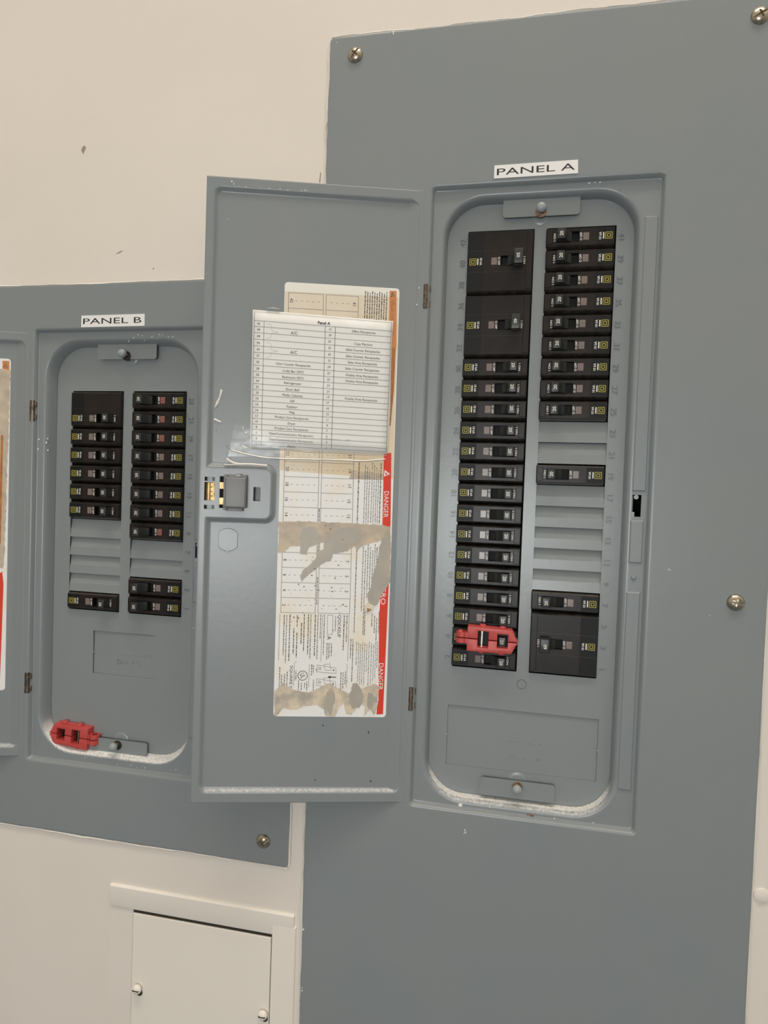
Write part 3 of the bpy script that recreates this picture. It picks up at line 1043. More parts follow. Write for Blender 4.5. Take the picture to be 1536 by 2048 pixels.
# table side text (upper): ten lines under the orange heading
for k in range(10):
    fine(55.0 - 2.15 * k, 340.5 - (k % 3) * .8, 296, .95)
for k, u in enumerate((55.4, 49.6, 47.6, 45.6, 43.2, 41.2, 39.2, 37.3, 35.3)):
    fine(u, 186 - (k % 4) * 2, 131, .95 if k in (0, 8) else .7, INK if k in (0, 8) else INKG)
for k, u in enumerate((55.0, 49.0, 46.8, 44.6, 42.4, 40.2, 38.2, 36.4)):
    fine(u, 112 - (k % 3) * 3, (30, 50, 28, 62, 70, 76, 84, 90)[k], .8, INK if k in (0, 7) else INKG)
for k, u in enumerate((45.5, 39.0, 36.5, 34.6)):
    fine(u, 50 - k * 2, (28, 36, 30, 22)[k], .7)
for k, u in enumerate((57.6, 55.6)):
    fine(u, 24, (6, -16)[k], .8)
for k, u in enumerate((52.2, 50.2, 48.4, 46.6, 44.6, 42.6, 40.6, 38.4, 36.4, 34.6)):
    fine(u, 21.5 - (k % 3), (0, -16, -18, -18, -19, -6, -19, -17, -15, -12)[k], .62, INKG)
fine(32.6, 50, 30, .6, INKG); fine(33.0, 22, -2, .7, INKG)
# lower block
ln(60, 47, 60, 3.5, .3, INKG); ln(60.2, 1, 60.4, -21, .3, INKG)
ln(122.8, 46, 122.8, 3, .3, INKG); ln(84.2, 46, 84.6, 3, .3, INKG); ln(108.4, 1.6, 108.5, -20, .3, INKG); ln(94.8, 0.4, 94.9, -21, .3, INKG)
for u, a, b, w in ((118.8, 45, 8, .9), (116.6, 45, 1, .7), (113.6, 45, 3, .9), (109.8, 33, 9, .9), (107.0, 45, 34, .9), (106.9, 29, 6, .9), (103.0, 38, 19, .9),
                   (100.6, 46, 12, .9), (96.8, 46, 9, .9), (94.6, 46, 5, .7), (90.6, 46, 8, .9), (88.2, 46, 5, .7), (85.8, 46, 24, .7), (82.4, 46, 9, .7),
                   (79.2, 20, 5, .8), (77.4, 20, 6, .7), (75.2, 20, 8, .8), (72.2, 45, 31, .7), (64.4, 46, 13, .9), (61.8, 46, 21, .8)):
    fine(u, a, b, w)
sb.text('QOC42UF', 68.9, 35.7, HS + .1, INK, length=20.6, height=3.4, rot=-90)
for a in ((79.6, 45.7, 74.8, 45.7), (74.8, 45.7, 74.7, 27.9), (74.7, 27.9, 79.5, 27.9), (79.5, 27.9, 79.6, 45.7)): ln(*a, .3, INKG)
sb.text('A', 77.6, 24.8, HS + .1, INK, height=3.6, rot=-90)
sb.text('SQUARE D', 111.2, -12.5, HS + .1, INK, length=22, height=3.0, rot=-90)
sb.ring(100.6, -10.4, 4.0, 4.5, HS + .1, INK)
sb.text('UL', 100.6, -10.4, HS + .1, INK, length=4.4, height=4.2, rot=-70)
sb.text('LISTED', 106.9, -10.4, HS + .1, INK, length=8.5, height=1.8, rot=-90)
for u, a, b in ((92.6, 0, -10), (91.0, -1, -8), (114.6, -7, -22), (117.0, -9, -20), (119.6, -10, -22), (65.6, -7, -24), (63.6, -7, -22), (61.6, -6, -18), (104, -15, -24),
                (101.5, -17, -24), (98.5, -17, -22), (96.5, -16, -24), (121.4, -3, -22), (90.5, -14, -24)):
    fine(u, a, b, .8, INK, 1.0, 2.6)
# breaker diagram
for dz in (0, -12.6):
    q = [(87.6, -0.4 + dz), (70.4, -3.0 + dz), (70.2, -8.0 + dz), (88.0, -6.6 + dz)]
    for k in range(4): ln(*q[k], *q[(k + 1) % 4], .28, INKG)
    q = [(81.6, 0.2 + dz), (76.0, 0.6 + dz), (74.8, -5.2 + dz), (80.2, -5.0 + dz)]
    for k in range(4): ln(*q[k], *q[(k + 1) % 4], .25, INKG)
    sb.ring(85.2, -3.6 + dz, .9, 1.3, HS + .1, INKG, 14)
    sb.ring(72.6, -5.0 + dz, .2, .7, HS + .1, INK, 12)
ln(70.2, -11.5, 75.4, -11.4, .8, INK)
sb.poly([(75.2, -10.1), (77.9, -11.4), (75.2, -12.7)], HS + .1, INK)
# warning stripes
sb.poly([(33.2, 341.9), (27.0, 342.2), (25.2, 291.0), (32.6, 291)], HS + .08, ORANGE)
sb.poly([(32.8, 291.0), (25.8, 291.0), (26.2, 251.0), (28.0, 220.1), (32.2, 220.1)], HS + .08, ORANGEB)
sb.poly([(32.8, 336.3), (27.8, 337.2), (30.6, 341.3)], HS + .12, BROWNST)
sb.text('WARNING', 30.2, 318, HS + .12, BROWNST, length=32, height=3.6, rot=-90)
sb.text('ADVERTENCIA', 29.8, 257, HS + .12, BROWNST, length=48, height=3.6, rot=-90)
sb.poly([(33.3, 195.5), (26.5, 195.6), (24.9, 130.1), (26.6, 121.9), (32.2, 120.8)], HS + .08, DANGER)
sb.poly([(32.5, 173.9), (27.0, 176.4), (32.0, 180.0)], HS + .12, LABELW)
sb.poly([(31.3, 175.1), (28.9, 176.4), (31.2, 177.9)], HS + .14, DANGER)
sb.text('DANGER', 29.6, 148.5, HS + .12, LABELW, length=24, height=4.2, rot=-90)
sb.poly([(31.6, 69), (25.6, 76.6), (24.6, 76.6), (25.7, -45.2), (31.7, -45.7), (31.6, -40.5), (30.4, -31.8), (31.3, -3.5), (32.4, 46)], HS + .08, DANGER)
sb.text('PELIGRO', 29.2, 71.5, HS + .12, LABELW, length=30, height=4.2, rot=-90)
sb.text('DANGER', 28.9, -10.4, HS + .12, LABELW, length=25, height=4.2, rot=-90)


def rough(poly, amp, sub, seed):
    r = random.Random(seed)
    out = []
    n = len(poly)
    for i in range(n):
        a, b = poly[i], poly[(i + 1) % n]
        l = math.hypot(b[0] - a[0], b[1] - a[1])
        k = max(1, int(l / sub))
        for j in range(k):
            t = j / k
            dx, dz = (b[0] - a[0]) / (l or 1), (b[1] - a[1]) / (l or 1)
            o = r.uniform(-amp, amp) if j else r.uniform(-amp, amp) * .4
            out.append((a[0] + (b[0] - a[0]) * t - dz * o, a[1] + (b[1] - a[1]) * t + dx * o))
    return out


band = [(126.3, 129.6), (103.5, 130.7), (79.5, 130.4), (33.0, 129.9), (24.8, 128.1), (24.3, 119.0), (32.5, 115.7), (38.5, 113.5), (46.5, 111.2),
        (52.5, 108.0), (54.4, 104.9), (57.6, 109.9), (63.5, 104.6), (65.8, 112.7), (78.8, 110.3), (86.9, 112.1), (92.8, 109.4), (98.7, 106.7), (101.6, 100.5),
        (106.1, 100.9), (106.8, 108.4), (115.7, 107.7), (120.5, 102.0), (126.2, 101.4)]
sb.poly(rough(band, .5, 2.0, 1), HS + .16, BARE)
sb.poly(rough([(107.1, 119.5), (105.3, 124.1), (99.4, 126.3), (92.3, 125.5), (90.2, 120.0), (86.9, 113.1), (98.8, 107.2), (101.6, 101.0), (106.1, 100.9), (105.9, 111.5)], .5, 2, 2), HS + .18, BAREG)
sb.poly(rough([(79.0, 117.3), (75.2, 123.5), (64.3, 126.9), (50.1, 125.3), (52.8, 116.1), (55.6, 109.9), (62.8, 113.8), (63.5, 104.6), (76.5, 101.7), (78.3, 96.1),
               (86.3, 92.4), (94.1, 85.6), (100.9, 79.4), (104.3, 75.2), (105.5, 81.3), (103.6, 86.4), (98.2, 90.5), (92.4, 96.8), (90.6, 103.9), (85.2, 106.0), (84.9, 112.1)], .45, 2, 3), HS + .19, BAREG)
sb.poly(rough([(32.1, 117.7), (24.2, 119.0), (23.4, 77.2), (25.9, 73.1), (29.8, 66.9), (32.6, 60.7), (34.5, 56.5), (39.5, 53.4), (43.2, 59.4), (44.0, 65.5), (41.1, 71.7),
               (39.5, 82.9), (35.9, 96.3), (34.8, 108.5)], .4, 1.6, 4), HS + .19, BAREG)
bt = [(126.0, -25.1), (118.5, -16.4), (106.9, -17.1), (94.8, -12.2), (76.2, -14.3), (57.6, -13.3), (34.2, -14.6), (30.9, -19.2), (31.5, -39.7), (33.9, -46.1), (37.2, -41.4),
      (40.3, -43.0), (43.2, -47.0), (42.7, -39.1), (47.6, -35.2), (51.2, -41.5), (55.0, -46.3), (59.7, -45.5), (62.3, -35.3), (66.1, -39.3), (69.7, -47.6), (78.2, -47.7), (80.0, -41.8),
      (86.3, -37.2), (92.4, -38.0), (98.6, -38.1), (103.9, -41.2), (110.0, -42.1), (117.7, -40.6), (119.9, -43.7), (122.9, -47.7), (125.3, -48.0)]
BT = mat('half_torn_sticker', (162, 155, 144), 0.5, rgb2=(208, 194, 172), nscale=85, contrast=(0.36, 0.66), detail=10)
sb.poly(rough([(u, min(z, -22 - 5 * math.sin(u / 7.0))) if z > -26 else (u, z) for u, z in bt], .5, 2, 5), HS + .15, BT)
for cx, cz, rx_, rz_ in ((51, -29, 7, 13), (75, -33, 4.5, 14), (38, -33, 3.5, 9)):
    sb.poly(rough([(cx + rx_ * math.cos(6.283 * k / 12) * rn.uniform(.7, 1.1), cz + rz_ * math.sin(6.283 * k / 12) * rn.uniform(.7, 1.1)) for k in range(12)], .5, 2, 7), HS + .17, BAREG)
for k in range(60):
    x, z = rn.uniform(62, 120), rn.choice((rn.uniform(40, 130), rn.uniform(-8, 100), rn.uniform(30, 75)))
    r = rn.choice((.3, .4, .5, .8))
    sb.poly([(x + r * rn.uniform(.5, 1.3) * math.cos(1.047 * q), z + r * rn.uniform(.5, 1.3) * math.sin(1.047 * q)) for q in range(6)], HS + .2, BROWNST)
# curled flap of torn paper
sb.poly([(46.7, 55.2), (43.2, 57.9), (37.5, 55.4), (38.4, 51.3), (42.9, 48.7), (46.0, 51.2)], HS + .9, YELLOWED, .5)
sb.poly([(44.0, 53.2), (39.0, 51.8), (43.5, 49.0)], HS + .95, BROWNST)
sb.build('rating_sticker', doorA, 'worn cream sticker with circuit table and red DANGER stripe', recalc=False)

# sticker on door B, mostly beyond the frame
sb = MB(fDB, -1)
sb.poly(rpoly(24.4, 127, -62, 283.9, 3.2), HS, CREAM, 0.05)
sb.poly(rough([(24.6, 272), (60, 275), (120, 272), (126, 240), (120, 90), (60, 84), (29, 66), (27.4, 72)], .6, 3, 9), HS + .1, BARE)
sb.poly([(25.8, 281.6), (32.6, 281.6), (32.6, 273), (25.8, 272)], HS + .12, ORANGE)
sb.poly([(32.2, 274), (26.6, 275), (29.6, 280)], HS + .14, BROWNST)
sb.poly([(33.0, 205), (30.6, 205), (31.2, 92), (33.5, 92)], HS + .12, ORANGEB)
sb.poly([(33, 60), (29.4, 63), (27.8, 50), (29.6, -50), (36, -50)], HS + .12, DANGER)
sb.build('rating_sticker', doorB, 'worn sticker with orange and red stripes', recalc=False)

# ------------------------------------------------------------------ circuit directory sheet taped to door A
shR = root('directory_sheet', -33.3, WALL, (435.5 - 128.2) / 2,
           'white Panel A circuit directory sheet taped over the door sticker', 'paper sheet')
shR.location = A.location
TL, TR, BR, BL = (154.9, 318.0), (29.0, 314.7), (29.8, 194.4), (154.0, 196.2)


def bil(s, t):      # s 0..1 from left to right, t 0..1 from top to bottom
    a = [TL[i] + (TR[i] - TL[i]) * s for i in (0, 1)]
    b = [BL[i] + (BR[i] - BL[i]) * s for i in (0, 1)]
    return a[0] + (b[0] - a[0]) * t, a[1] + (b[1] - a[1]) * t


def hp(s, t):       # gentle cockle of the sheet
    return -2.3 + 0.5 * math.sin(3.0 * t + 1.0) * (0.4 + 0.6 * abs(s - .5)) + .12 * math.sin(9 * s + 4 * t)


pb = MB(fDA, -1)
NX, NZ = 14, 14
pts = []
for i in range(NX + 1):
    for j in range(NZ + 1):
        s, t = i / NX, j / NZ
        u, z = bil(s, t)
        if i == NX: u += .5 * math.sin(t * 7)
        pts.append((u, hp(s, t), z))
pb.add(pts, [(i * (NZ + 1) + j, (i + 1) * (NZ + 1) + j, (i + 1) * (NZ + 1) + j + 1, i * (NZ + 1) + j + 1) for i in range(NX) for j in range(NZ)], PAPER)
o = pb.build('sheet', shR, smooth=60, recalc=False)
md = o.modifiers.new('t', 'SOLIDIFY'); md.thickness = 0.15 * S; md.offset = 0
tb = MB(fDA, -1)


def pl(s0, t0_, s1, t1, w, m=INKG):
    n = max(1, int(max(abs(s1 - s0), abs(t1 - t0_)) * 16))
    for k in range(n):
        a = (s0 + (s1 - s0) * k / n, t0_ + (t1 - t0_) * k / n); b = (s0 + (s1 - s0) * (k + 1) / n, t0_ + (t1 - t0_) * (k + 1) / n)
        (ua, za), (ub, zb_) = bil(*a), bil(*b)
        l = math.hypot(ub - ua, zb_ - za)
        nx, nz = -(zb_ - za) / l * w / 2, (ub - ua) / l * w / 2
        ha, hb_ = hp(*a) + .22, hp(*b) + .22
        tb.add([(ua + nx, ha, za + nz), (ub + nx, hb_, zb_ + nz), (ub - nx, hb_, zb_ - nz), (ua - nx, ha, za - nz)], [(0, 1, 2, 3)], m)


rows = [340, 385, 433, 484, 535, 585, 632, 685, 733, 780, 828, 874, 918, 963, 1010, 1052, 1097, 1142, 1183, 1230, 1275, 1318]
ft = [(y - 258) / 1062.0 for y in rows]
slo = -1.5


def ptext(s, t, txt, h, m, length=None):
    u, z = bil(s, t)
    tb.text(txt, u, z, hp(s, t) + .25, m, height=h, length=length, rot=slo)


for t in ft[:-1]: pl(0.012, t, 0.99, t, .32)
for s in (.012, .988): pl(s, 0.01 if s < .5 else .01, s, .985, .3, INKG)
pl(.012, .985, .988, .985, .3)
pl(.012, .012, .988, .012, .25, INKF)
for s in (.0815, .515, .586): pl(s, ft[0], s, .985, .36, INK if s > .1 else INKG)
u_, z_ = bil(.505, .056)
tb.text('Panel A', u_, z_, hp(.505, .056) + .25, INK, height=2.7, rot=slo, bold=.25)
left = ['', 'A/C', '', '', 'A/C', '', 'Sales Counter Receptacles', 'Coffe Bar GFCI', 'Restroom GFCI', 'Refridgerator', 'Door Bell', 'Media Cabenet', 'GFI', 'Polisher',
        'Mag', 'Product Care Receptacles', 'Dryer', 'Product Care Receptacles', 'Data/Communication Receptacles', 'Data/Communication Receptacles', 'Alarm']
right = ['Office Receptacles', '', 'Copy Machine', 'Sales Counter Receptacles', 'Sales Counter Receptacles', 'Sales Area Receptacles', 'Sales Counter Receptacles',
         'Display Area Receptacles', 'Display Area Receptacles', '', '', 'Display Area Receptacles'] + [''] * 9


def ht(txt):   # cap height measured on capitals; descenders make the box taller
    return (2.65 if any(c in 'gpyQ/' for c in txt) else 2.1)


for k in range(21):
    tc = (ft[k] + ft[k + 1]) / 2
    ptext(.044, tc, str(42 - 2 * k), 2.0, INK)
    ptext(.55, tc, str(41 - 2 * k), 2.0, INK)
    if left[k]: ptext(.295, tc + .004, left[k], ht(left[k]), INK)
    if right[k]: ptext(.79, tc + .004, right[k], ht(right[k]), INK)
for r0 in (0, 3):
    a, b = ft[r0] + .02, ft[r0 + 3] - .006
    m_ = (a + b) / 2
    for q in ((.10, a, .13, a), (.13, a, .135, a + .02), (.135, a + .02, .135, m_ - .01), (.135, m_ - .01, .185, m_), (.185, m_, .135, m_ + .01), (.135, m_ + .01, .135, b - .02), (.135, b - .02, .10, b)):
        pl(*q, .22, INKF)
tb.build('printed_text', shR, 'black printed circuit list', recalc=False)
# clear tape over the sheet
tp = MB(fDA, -1)
NX, NZ = 24, 24
pts = []
rt_ = random.Random(3)
for i in range(NX + 1):
    for j in range(NZ + 1):
        s, t = i / NX, j / NZ
        ul = 161.5 + 11 * t ** 3 + 1.2 * math.sin(t * 9)
        ur = 27.6
        u = ul + (ur - ul) * s
        zt = 320.5 - 3.4 * s + 1.0 * math.sin(s * 8)
        zb_ = 186.0 + 2.5 * math.sin(s * 2.2 + .3) + .3 * s
        z = zt + (zb_ - zt) * t
        h = -1.55 + .35 * math.sin(7 * s + 3 * t) + .25 * math.sin(11 * t - 2 * s) + rt_.uniform(-.06, .06)
        pts.append((u, h, z))
tp.add(pts, [(i * (NZ + 1) + j, (i + 1) * (NZ + 1) + j, (i + 1) * (NZ + 1) + j + 1, i * (NZ + 1) + j + 1) for i in range(NX) for j in range(NZ)], TAPE)
tp.build('clear_tape', shR, 'clear tape film over the sheet', smooth=80, recalc=False)
cr = MB(fDA, -1)
for pl_, w, th in (([(174.3, 197.1), (172, 194.3), (169.9, 192.2), (164, 190.9), (158.3, 189.5), (150, 188.1), (142.6, 187.0), (135, 186.5), (127.0, 186.4), (105.1, 186.8), (80, 187.2), (50, 187.2), (32, 189.6)], .75, .7),
                   ([(174, 184.4), (170, 182.2), (167.3, 181.0), (162.6, 180.0), (158, 180.2), (150.2, 180.3), (137.7, 179.6)], 1.1, 1.6),
                   ([(176, 179.2), (170, 179.0), (164, 179.6), (158, 179.9)], .7, 1.6),
                   ([(153, 194.6), (140, 195.0), (120, 194.4), (100, 193.2), (80, 193.6), (60, 192.9), (31, 192.7)], .6, .9),
                   ([(95, 205.5), (85, 206), (70, 205.4), (64, 206)], .4, .8),
                   ([(143, 319.4), (137, 319.9), (131, 319.2)], [.3, 1.0, .3], .8)):
    cr.ribbon(pl_, w, -1.2 if th < 1 else -.2, CREASE if th < 1 else FLECKGLINT, thick=th)  # the thick white ribbons paint a highlight along the latch tab edge
for (a, b, w) in (((160.5, 214), (159.8, 211), .5), ((158.5, 208.5), (156.6, 208), .6), ((161, 196.5), (156, 194.6), .7)):
    cr.ribbon([a, ((a[0] + b[0]) / 2, (a[1] + b[1]) / 2), b], w, -1.2, FLECKGLINT, thick=.5)
cr.build('tape_crease_and_glint', shR, 'folded tape creases and a painted white highlight along the latch tab', kind='stuff', smooth=60, recalc=False)
# scrap of old tape left on the door rim
sc = MB(fDA, -1)
sc.ribbon([(180.4, 246.0), (181.0, 242.5), (181.8, 238.9), (183.8, 234), (186.0, 229.5)], [1.2, .9, .7, 1.3, .2], -2.6, BEIGE, .5)
sc.ribbon([(186.4, 219.6), (183, 218.2), (180.0, 217.0)], [.9, .8, .7], -2.6, BEIGE, .5)
sc.ribbon([(184.4, 215.8), (184.0, 212), (183.2, 207)], [.5, .3, .1], -3.0, INKF, .2)
sc.build('tape_scrap', doorA, 'yellowed scraps of old tape', smooth=50)


# ------------------------------------------------------------------ breakers
def breaker_parts(name, poles, amps, pz=0.0, wide_handle=False, red=False):
    """nominal orientation: outer end at x=0, inner end at x=58.9; z centred on the breaker; returns a root with parts"""
    R = bpy.data.objects.new(name, None)
    R.empty_display_size = 0.005
    COL.objects.link(R)
    f = plane_map()
    hz = poles * PITCH / 2 - 0.18
    sh = 2.3
    F = 3.2
    x0, x1 = 0.25, 58.6
    s0, s1, sz = 30.3, 49.9, 4.7
    b = MB(f)
    xs_ = [x0 + .5, s0, s1, x1 - .5]
    zs_ = [-hz + sh, pz - sz, pz + sz, hz - sh]
    for i in range(3):
        for j in range(3):
            if i == 1 and j == 1: continue
            b.quad(xs_[i], xs_[i + 1], zs_[j], zs_[j + 1], F, BLACK)
    # slot walls and curved floor
    b.add([(s0, F, pz - sz), (s1, F, pz - sz), (s1, -3, pz - sz), (s0, -3, pz - sz), (s0, F, pz + sz), (s1, F, pz + sz), (s1, -3, pz + sz), (s0, -3, pz + sz)],
          [(0, 1, 2, 3), (4, 7, 6, 5), (0, 3, 7, 4), (1, 5, 6, 2)], BLACK)
    b.quad(s0, s1, pz - sz, pz + sz, -3, SLOTM)
    # shoulders, sides and ends
    prof = [(-12, -hz), (-3.4, -hz), (0.6, -hz + sh * .5), (2.6, -hz + sh * .82), (F, -hz + sh)]
    for sg in (1, -1):
        pts = [(x, d, z * sg) for x in (x0 + .5, x1 - .5) for d, z in prof]
        b.add(pts, [(k, k + 1, 5 + k + 1, 5 + k) for k in range(4)], BLACKE)
    for x, xi in ((x0, x0 + .5), (x1, x1 - .5)):
        o_ = [(-12, -hz), (-2.8, -hz), (.9, -hz + sh * .5), (2.3, -hz + sh * .9), (2.6, -hz + sh + .3)]
        full = [(x, d, z) for d, z in o_] + [(x, d, -z) for d, z in reversed(o_)]
        inn = [(xi, d, z) for d, z in prof] + [(xi, d, -z) for d, z in reversed(prof)]
        n = len(full)
        b.add(full + inn, [tuple(range(n))] + [(k, k + 1, n + k + 1, n + k) for k in range(n - 1)], BLACK)
    # pole seams and end steps
    b.cbox(52.6, 58.2, F - .5, F + .5, -hz + sh + .8, hz - sh - .8, .35, BLACK)
    for k in range(1, poles):
        zc = -poles * PITCH / 2 + k * PITCH
        b.box(x0 + .6, 52, F - .2, F + .08, zc - .12, zc + .12, HANDLE)
    b.build('body', R, smooth=38)
    lbm = MB(f)
    lbm.quad(.9, 15.4, -hz + sh + .3, hz - sh - .3, F + .06, BLABEL)
    lbm.build('label_area', R)
    # handle
    h = MB(f)
    hw = 4.2
    top = 12.7
    x_a, x_b = 42.5, 49.3
    prof = [(36.4, -2.5), (49.7, -2.5), (49.7, 3.6), (49.4, 7.5), (x_b, top - .5), (x_b - .6, top), (x_a + .6, top - .2), (x_a, top - .8), (41.2, 8.2), (38.6, 4.6), (36.4, 3.0)]
    h.prism_z(prof, pz - hw, pz + hw, HANDLE)
    if wide_handle:
        prof = [(42.0, 7), (50.2, 7), (50.2, 15.6), (49.6, 16.2), (42.6, 16.2), (42.0, 15.6)]
        h.prism_z(prof, pz - 6.4, pz + 6.4, HANDLE)
    h.build('handle', R, bevel=.35, smooth=40)
    w = MB(f)
    w.cbox(21.9, 27.0, F - .4, F + .3, pz - 3.2, pz + 3.3, .2, WINDOWR if red else WINDOW)
    w.build('trip_window', R)
    # yellow emblem of nested squares
    e = MB(f)
    cx = 5.4

    def sq(r0, r1, rad):
        K = 3
        for_ = []
        for r in (r0, r1):
            rr = rad * r / r1
            for qx, qz, a0 in ((-1, -1, 180), (1, -1, 270), (1, 1, 0), (-1, 1, 90)):
                for k in range(K + 1):
                    t = math.radians(a0 + 90 * k / K)
                    for_.append((cx + qx * (r - rr) + rr * math.cos(t), F + .12, pz + qz * (r - rr) + rr * math.sin(t)))
        n = 4 * (K + 1)
        e.add(for_, [(k, (k + 1) % n, n + (k + 1) % n, n + k) for k in range(n)], YELLOW)
    sq(2.45, 3.05, .6)
    sq(.95, 1.6, .3)
    e.build('emblem', R)
    t = MB(f)
    t.text('O OFF', 28.7, pz, F + .12, WHITE, length=7.0, height=2.0, rot=-90, bold=.22)
    t.text('I ON', 51.2, pz + .1, F + (.12 if poles > 1 else .12), WHITE, length=6.6, height=1.9, rot=-90, bold=.22)
    t.text('10 kA', 12.6, pz, F + .12, WHITE, length=6.4, height=2.2, rot=-90, bold=.22)
    t.poly([(9.3, pz + 2.9), (10.3, pz + 2.7), (10.3, pz - 2.7), (9.8, pz - 3.0), (9.3, pz - 2.7)], F + .12, WHITE)
    t.text(amps, (x_a + x_b) / 2 - .1, pz + .2, (16.3 if wide_handle else top + .1), WHITE, length=4.1, height=3.0, rot=-90, bold=.15)
    t.build('printed_text', R)
    return R


single = breaker_parts('circuit_breaker', 1, '20')
single_red = breaker_parts('circuit_breaker', 1, '20', red=True)
triple50 = breaker_parts('circuit_breaker', 3, '50', wide_handle=True)
triple42 = breaker_parts('circuit_breaker', 3, '40', wide_handle=True)
triple60 = breaker_parts('circuit_breaker', 3, '60', wide_handle=True)
double30 = breaker_parts('circuit_breaker', 2, '30', pz=-PITCH / 2)
used = set()


def put(proto, panel, side, row, poles, label, group, dx=0.0):
    o = proto if proto.name not in used else copy_tree(proto)
    if o is proto: used.add(proto.name)
    cols, zb, n = (((0, 58.9), (69.8, 128.7)), 0.0, 21) if panel == 'A' else (((-405.8, -346.8), (-335.4, -276.4)), zB, 12)
    z = zb + n * PITCH - (row + poles / 2) * PITCH
    x = cols[side][0] if side == 0 else cols[side][1]
    jit = random.Random(hash((panel, side, row)) & 255 if False else row * 7 + side * 31).uniform(-.35, .35)
    o.location = P(x + dx + jit * .5, jit * .4, z)
    o.rotation_euler = (0, math.pi if side else 0, 0)
    tag(o, label, 'circuit breaker', group)


ORD = ['first', 'second', 'third', 'fourth', 'fifth', 'sixth', 'seventh', 'eighth', 'ninth', 'tenth', 'eleventh', 'twelfth', 'thirteenth', 'fourteenth', 'fifteenth']
GA, GB = 'breakers in the tall panel', 'breakers in the smaller panel'
put(triple50, 'A', 0, 0, 3, 'wide black three-pole breaker at the top of the left column in Panel A', GA, -.4)
put(triple42, 'A', 0, 3, 3, 'wide black three-pole breaker second from the top in the left column of Panel A', GA, -.4)
for k in range(15):
    num = 30 - 2 * k
    if num == 4:
        lab = 'narrow black breaker clamped under the red lockout in Panel A'
    elif num == 2:
        lab = 'narrow black breaker directly under the red clamped lockout, bottom left of Panel A'
    elif num == 6:
        lab = 'narrow black breaker directly above the red clamped lockout in Panel A'
    elif num <= 20:
        lab = '%s narrow black breaker above the red clamped lockout, left column of Panel A' % ORD[(num - 6) // 2]
    else:
        lab = '%s narrow black breaker below the two wide ones, left column of Panel A' % ORD[k]
    put(single, 'A', 0, 6 + k, 1, lab, GA, -.9)
for k in range(9):
    put(single, 'A', 1, k, 1, '%s narrow black breaker from the top of the right column in Panel A' % ORD[k], GA, -.9)
put(single, 'A', 1, 11, 1, 'lone black breaker between grey filler plates in the right column of Panel A', GA, -.9)
put(single, 'A', 1, 17, 1, 'narrow black breaker right above the wide one at bottom right of Panel A', GA, -.9)
put(triple60, 'A', 1, 18, 3, 'wide black three-pole breaker at the bottom of the right column in Panel A', GA, -.4)
put(double30, 'B', 0, 0, 2, 'double-height black breaker at the top of the left column in Panel B', GB)
for k in range(5):
    put(single, 'B', 0, 2 + k, 1, '%s narrow black breaker below the double-height one, left column of Panel B' % ORD[k], GB)
put(single, 'B', 0, 11, 1, 'lone black breaker below four grey filler plates in Panel B', GB)
for k in range(8):
    put(single_red if k in (0, 1, 2, 7) else single, 'B', 1, k, 1, '%s narrow black breaker from the top of the right column in Panel B' % ORD[k], GB)
put(single, 'B', 1, 10, 1, 'upper black breaker of the bottom pair in the right column of Panel B', GB)
put(single, 'B', 1, 11, 1, 'lower black breaker of the bottom pair in the right column of Panel B', GB)


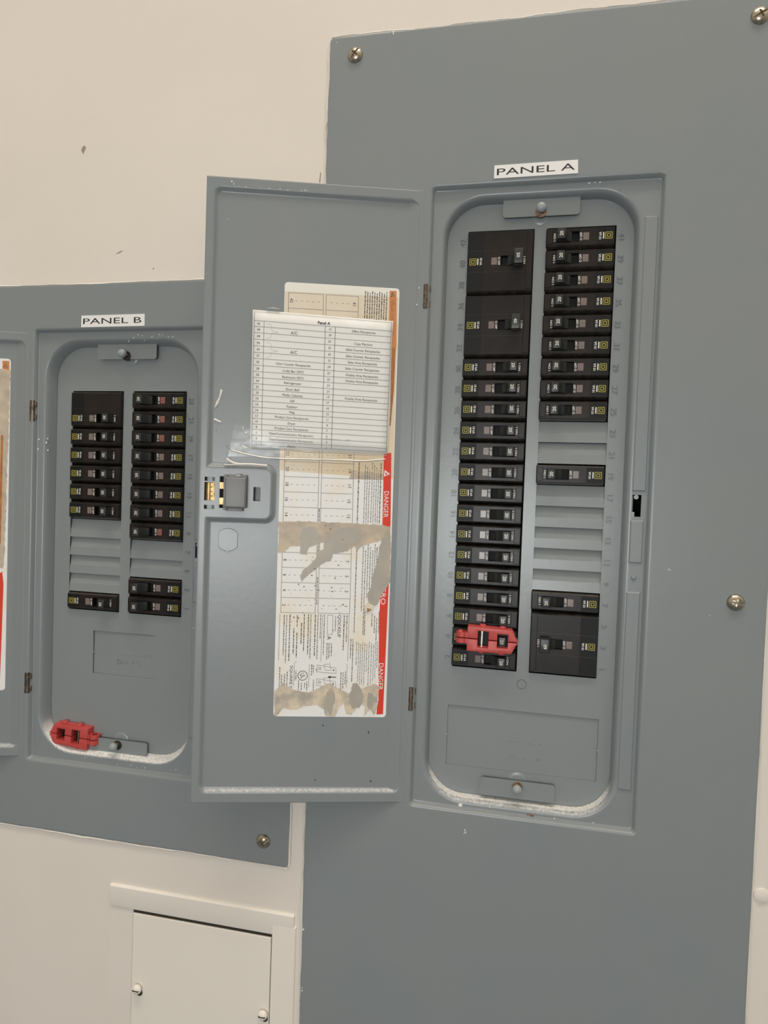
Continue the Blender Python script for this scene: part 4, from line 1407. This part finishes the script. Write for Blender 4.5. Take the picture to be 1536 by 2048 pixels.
# ------------------------------------------------------------------ red breaker lockouts
def lockout(name):
    """two clamping halves with windows, a nose and a hasp; local x along the body (nose at +x), z across, d thickness"""
    R = bpy.data.objects.new(name, None)
    R.empty_display_size = 0.01
    COL.objects.link(R)
    f = plane_map()
    T = 11.0
    for sg in (1, -1):
        h = MB(f)
        g = .45

        def bx(x0, x1, z0, z1, d0=0.0, d1=T): h.box(x0, x1, d0, d1, min(sg * z0, sg * z1), max(sg * z0, sg * z1), RED)
        pts = [(0, g), (9.4, g), (9.4, 7.6), (19.0, 7.6), (19.0, g), (26.8, g), (26.8, 6.4), (36.2, 6.4), (36.2, g), (44.8, g), (44.6, 1.2), (42.4, 4.2),
               (40.9, 8.4), (39.2, 10.7), (0, 11.2)]
        h.poly([(a_, sg * z) for a_, z in pts], T, RED, T)
        # side lugs
        bx(11.5, 34, 11.0, 11.7, 2.5, 8.5)
        for lx, lr in ((13.2, 3.0), (31.0, 3.0)):
            n = 16
            zz = (11.0 * sg, 13.1 * sg)
            h.add([(lx + lr * math.cos(6.28319 * k / n), 5.5 + lr * math.sin(6.28319 * k / n), z) for z in zz for k in range(n)],
                  [(k, (k + 1) % n, n + (k + 1) % n, n + k) for k in range(n)] + [tuple(range(n, 2 * n))], RED)
        # ledges inside the windows
        bx(9.4, 19.0, 6.8, 7.6, 1.5, 6); bx(26.8, 36.2, 5.6, 6.4, 1.5, 6)
        h.build('lockout_half', R, bevel=.5, smooth=40)
    t = MB(f)
    # hasp: two lugs with a padlock hole running across them
    n = 20
    for z0, z1 in ((.6, 4.9), (-4.9, -.6)):
        pts = []
        for z in (z0, z1):
            for r in (5.2, 3.0):
                for k in range(n):
                    a = 6.28319 * k / n
                    pts.append((-5.2 + r * math.cos(a), 5.6 + r * math.sin(a), z))
        f_ = []
        for k in range(n):
            k2 = (k + 1) % n
            f_ += [(k, k2, n + k2, n + k), (2 * n + k, 3 * n + k, 3 * n + k2, 2 * n + k2), (k, 2 * n + k, 2 * n + k2, k2), (n + k, n + k2, 3 * n + k2, 3 * n + k)]
        t.add(pts, f_, RED)
    t.box(-1.6, .5, 1.5, 10, .5, 5.0, RED)
    t.box(-1.6, .5, 1.5, 10, -5.0, -.5, RED)
    t.box(-8.0, -4.6, 5.0, 9.4, 4.6, 6.4, RED)
    t.build('hasp', R, smooth=40)
    p = MB(f)
    p.box(12.4, 13.6, 2.0, 7.5, -7.4, 7.4, STEEL)
    p.build('clamp_pin', R)
    p = MB(f)
    p.box(9.4, 19.0, -.5, 1.2, -7.4, 7.4, BLABEL); p.box(26.8, 36.2, -.5, 1.2, -6.2, 6.2, BLABEL)
    p.build('clamp_pad', R)
    return R


LA = lockout('breaker_lockout')
LA.location = P(14.0, 5.2, 30.6)
LA.rotation_euler = (0, math.radians(1.0), 0)
tag(LA, 'red plastic lockout clamped over a breaker at lower left of Panel A', 'lockout')
LB = copy_tree(LA)
LB.location = P(-373.4, -0.8, -107.6)
LB.rotation_euler = (0, math.radians(180 + 3.5), 0)
tag(LB, 'red plastic lockout lying loose in the bottom left corner of Panel B', 'lockout')

# ------------------------------------------------------------------ beige access panel below panel B
org = (-239, WALL, -400)
AP = root('access_panel', *org, 'beige painted access panel with two screws, below Panel B', 'access panel')
f = plane_map(org)
b = MB(f)
b.cbox(-340, -312.8, 14.8, 15.5, -520, -262, .3, WALLM)
b.cbox(-162.6, -138.6, 14.8, 17.4, -520, -262, .7, BEIGE)
b.box(-312.8, -162.6, 14.8, 16.0, -520, -472, BEIGE)
b.build('frame', AP, smooth=30)
b = MB(f)
prof = [(14.6, -250.0), (16.4, -250.2), (17.6, -251.6), (17.2, -271.0), (16.6, -272.6), (14.9, -272.9)]
b.prism_a(prof, -338.2, -140.6, BEIGE)
b.build('top_trim', AP, smooth=40)
b = MB(f)
b.cbox(-312.0, -163.6, 13.8, 16.4, -469, -276.6, .4, BEIGE)
b.build('door', AP, smooth=30)
b = MB(f)
b.add([(-312.9, 14.7, -470), (-162.9, 14.7, -470), (-162.9, 14.7, -272), (-312.9, 14.7, -272)], [(0, 1, 2, 3)], GAP)  # dark sheet painting the shade in the gap around the door
b.build('gap_shade', AP)
for x, z in ((-303.7, -351.8), (-168.6, -351.6)):
    b = MB(f)
    b.lathe(x + .8, z - 5.2, [(3.6, 16.95), (3.4, 17.05)], GAP, 18)
    b.build('keyhole', AP)
    b = MB(f)
    b.lathe(x, z, [(2.0, 16.0), (2.0, 19.0), (4.6, 19.2), (4.8, 20.2), (4.2, 21.6), (2.6, 22.6), (.6, 22.9)], BEIGE, 22)
    b.box(x - 3.4, x + 3.4, 22.2, 23.0, z - .5, z + .5, GAP)
    b.build('screw', AP, smooth=45)

# plain slab added behind the frontal light as a made-up window
slab('frontal_light_slab', -0.36, 0.28, -1.7, -1.66, 1.12, 1.62, BEIGE)
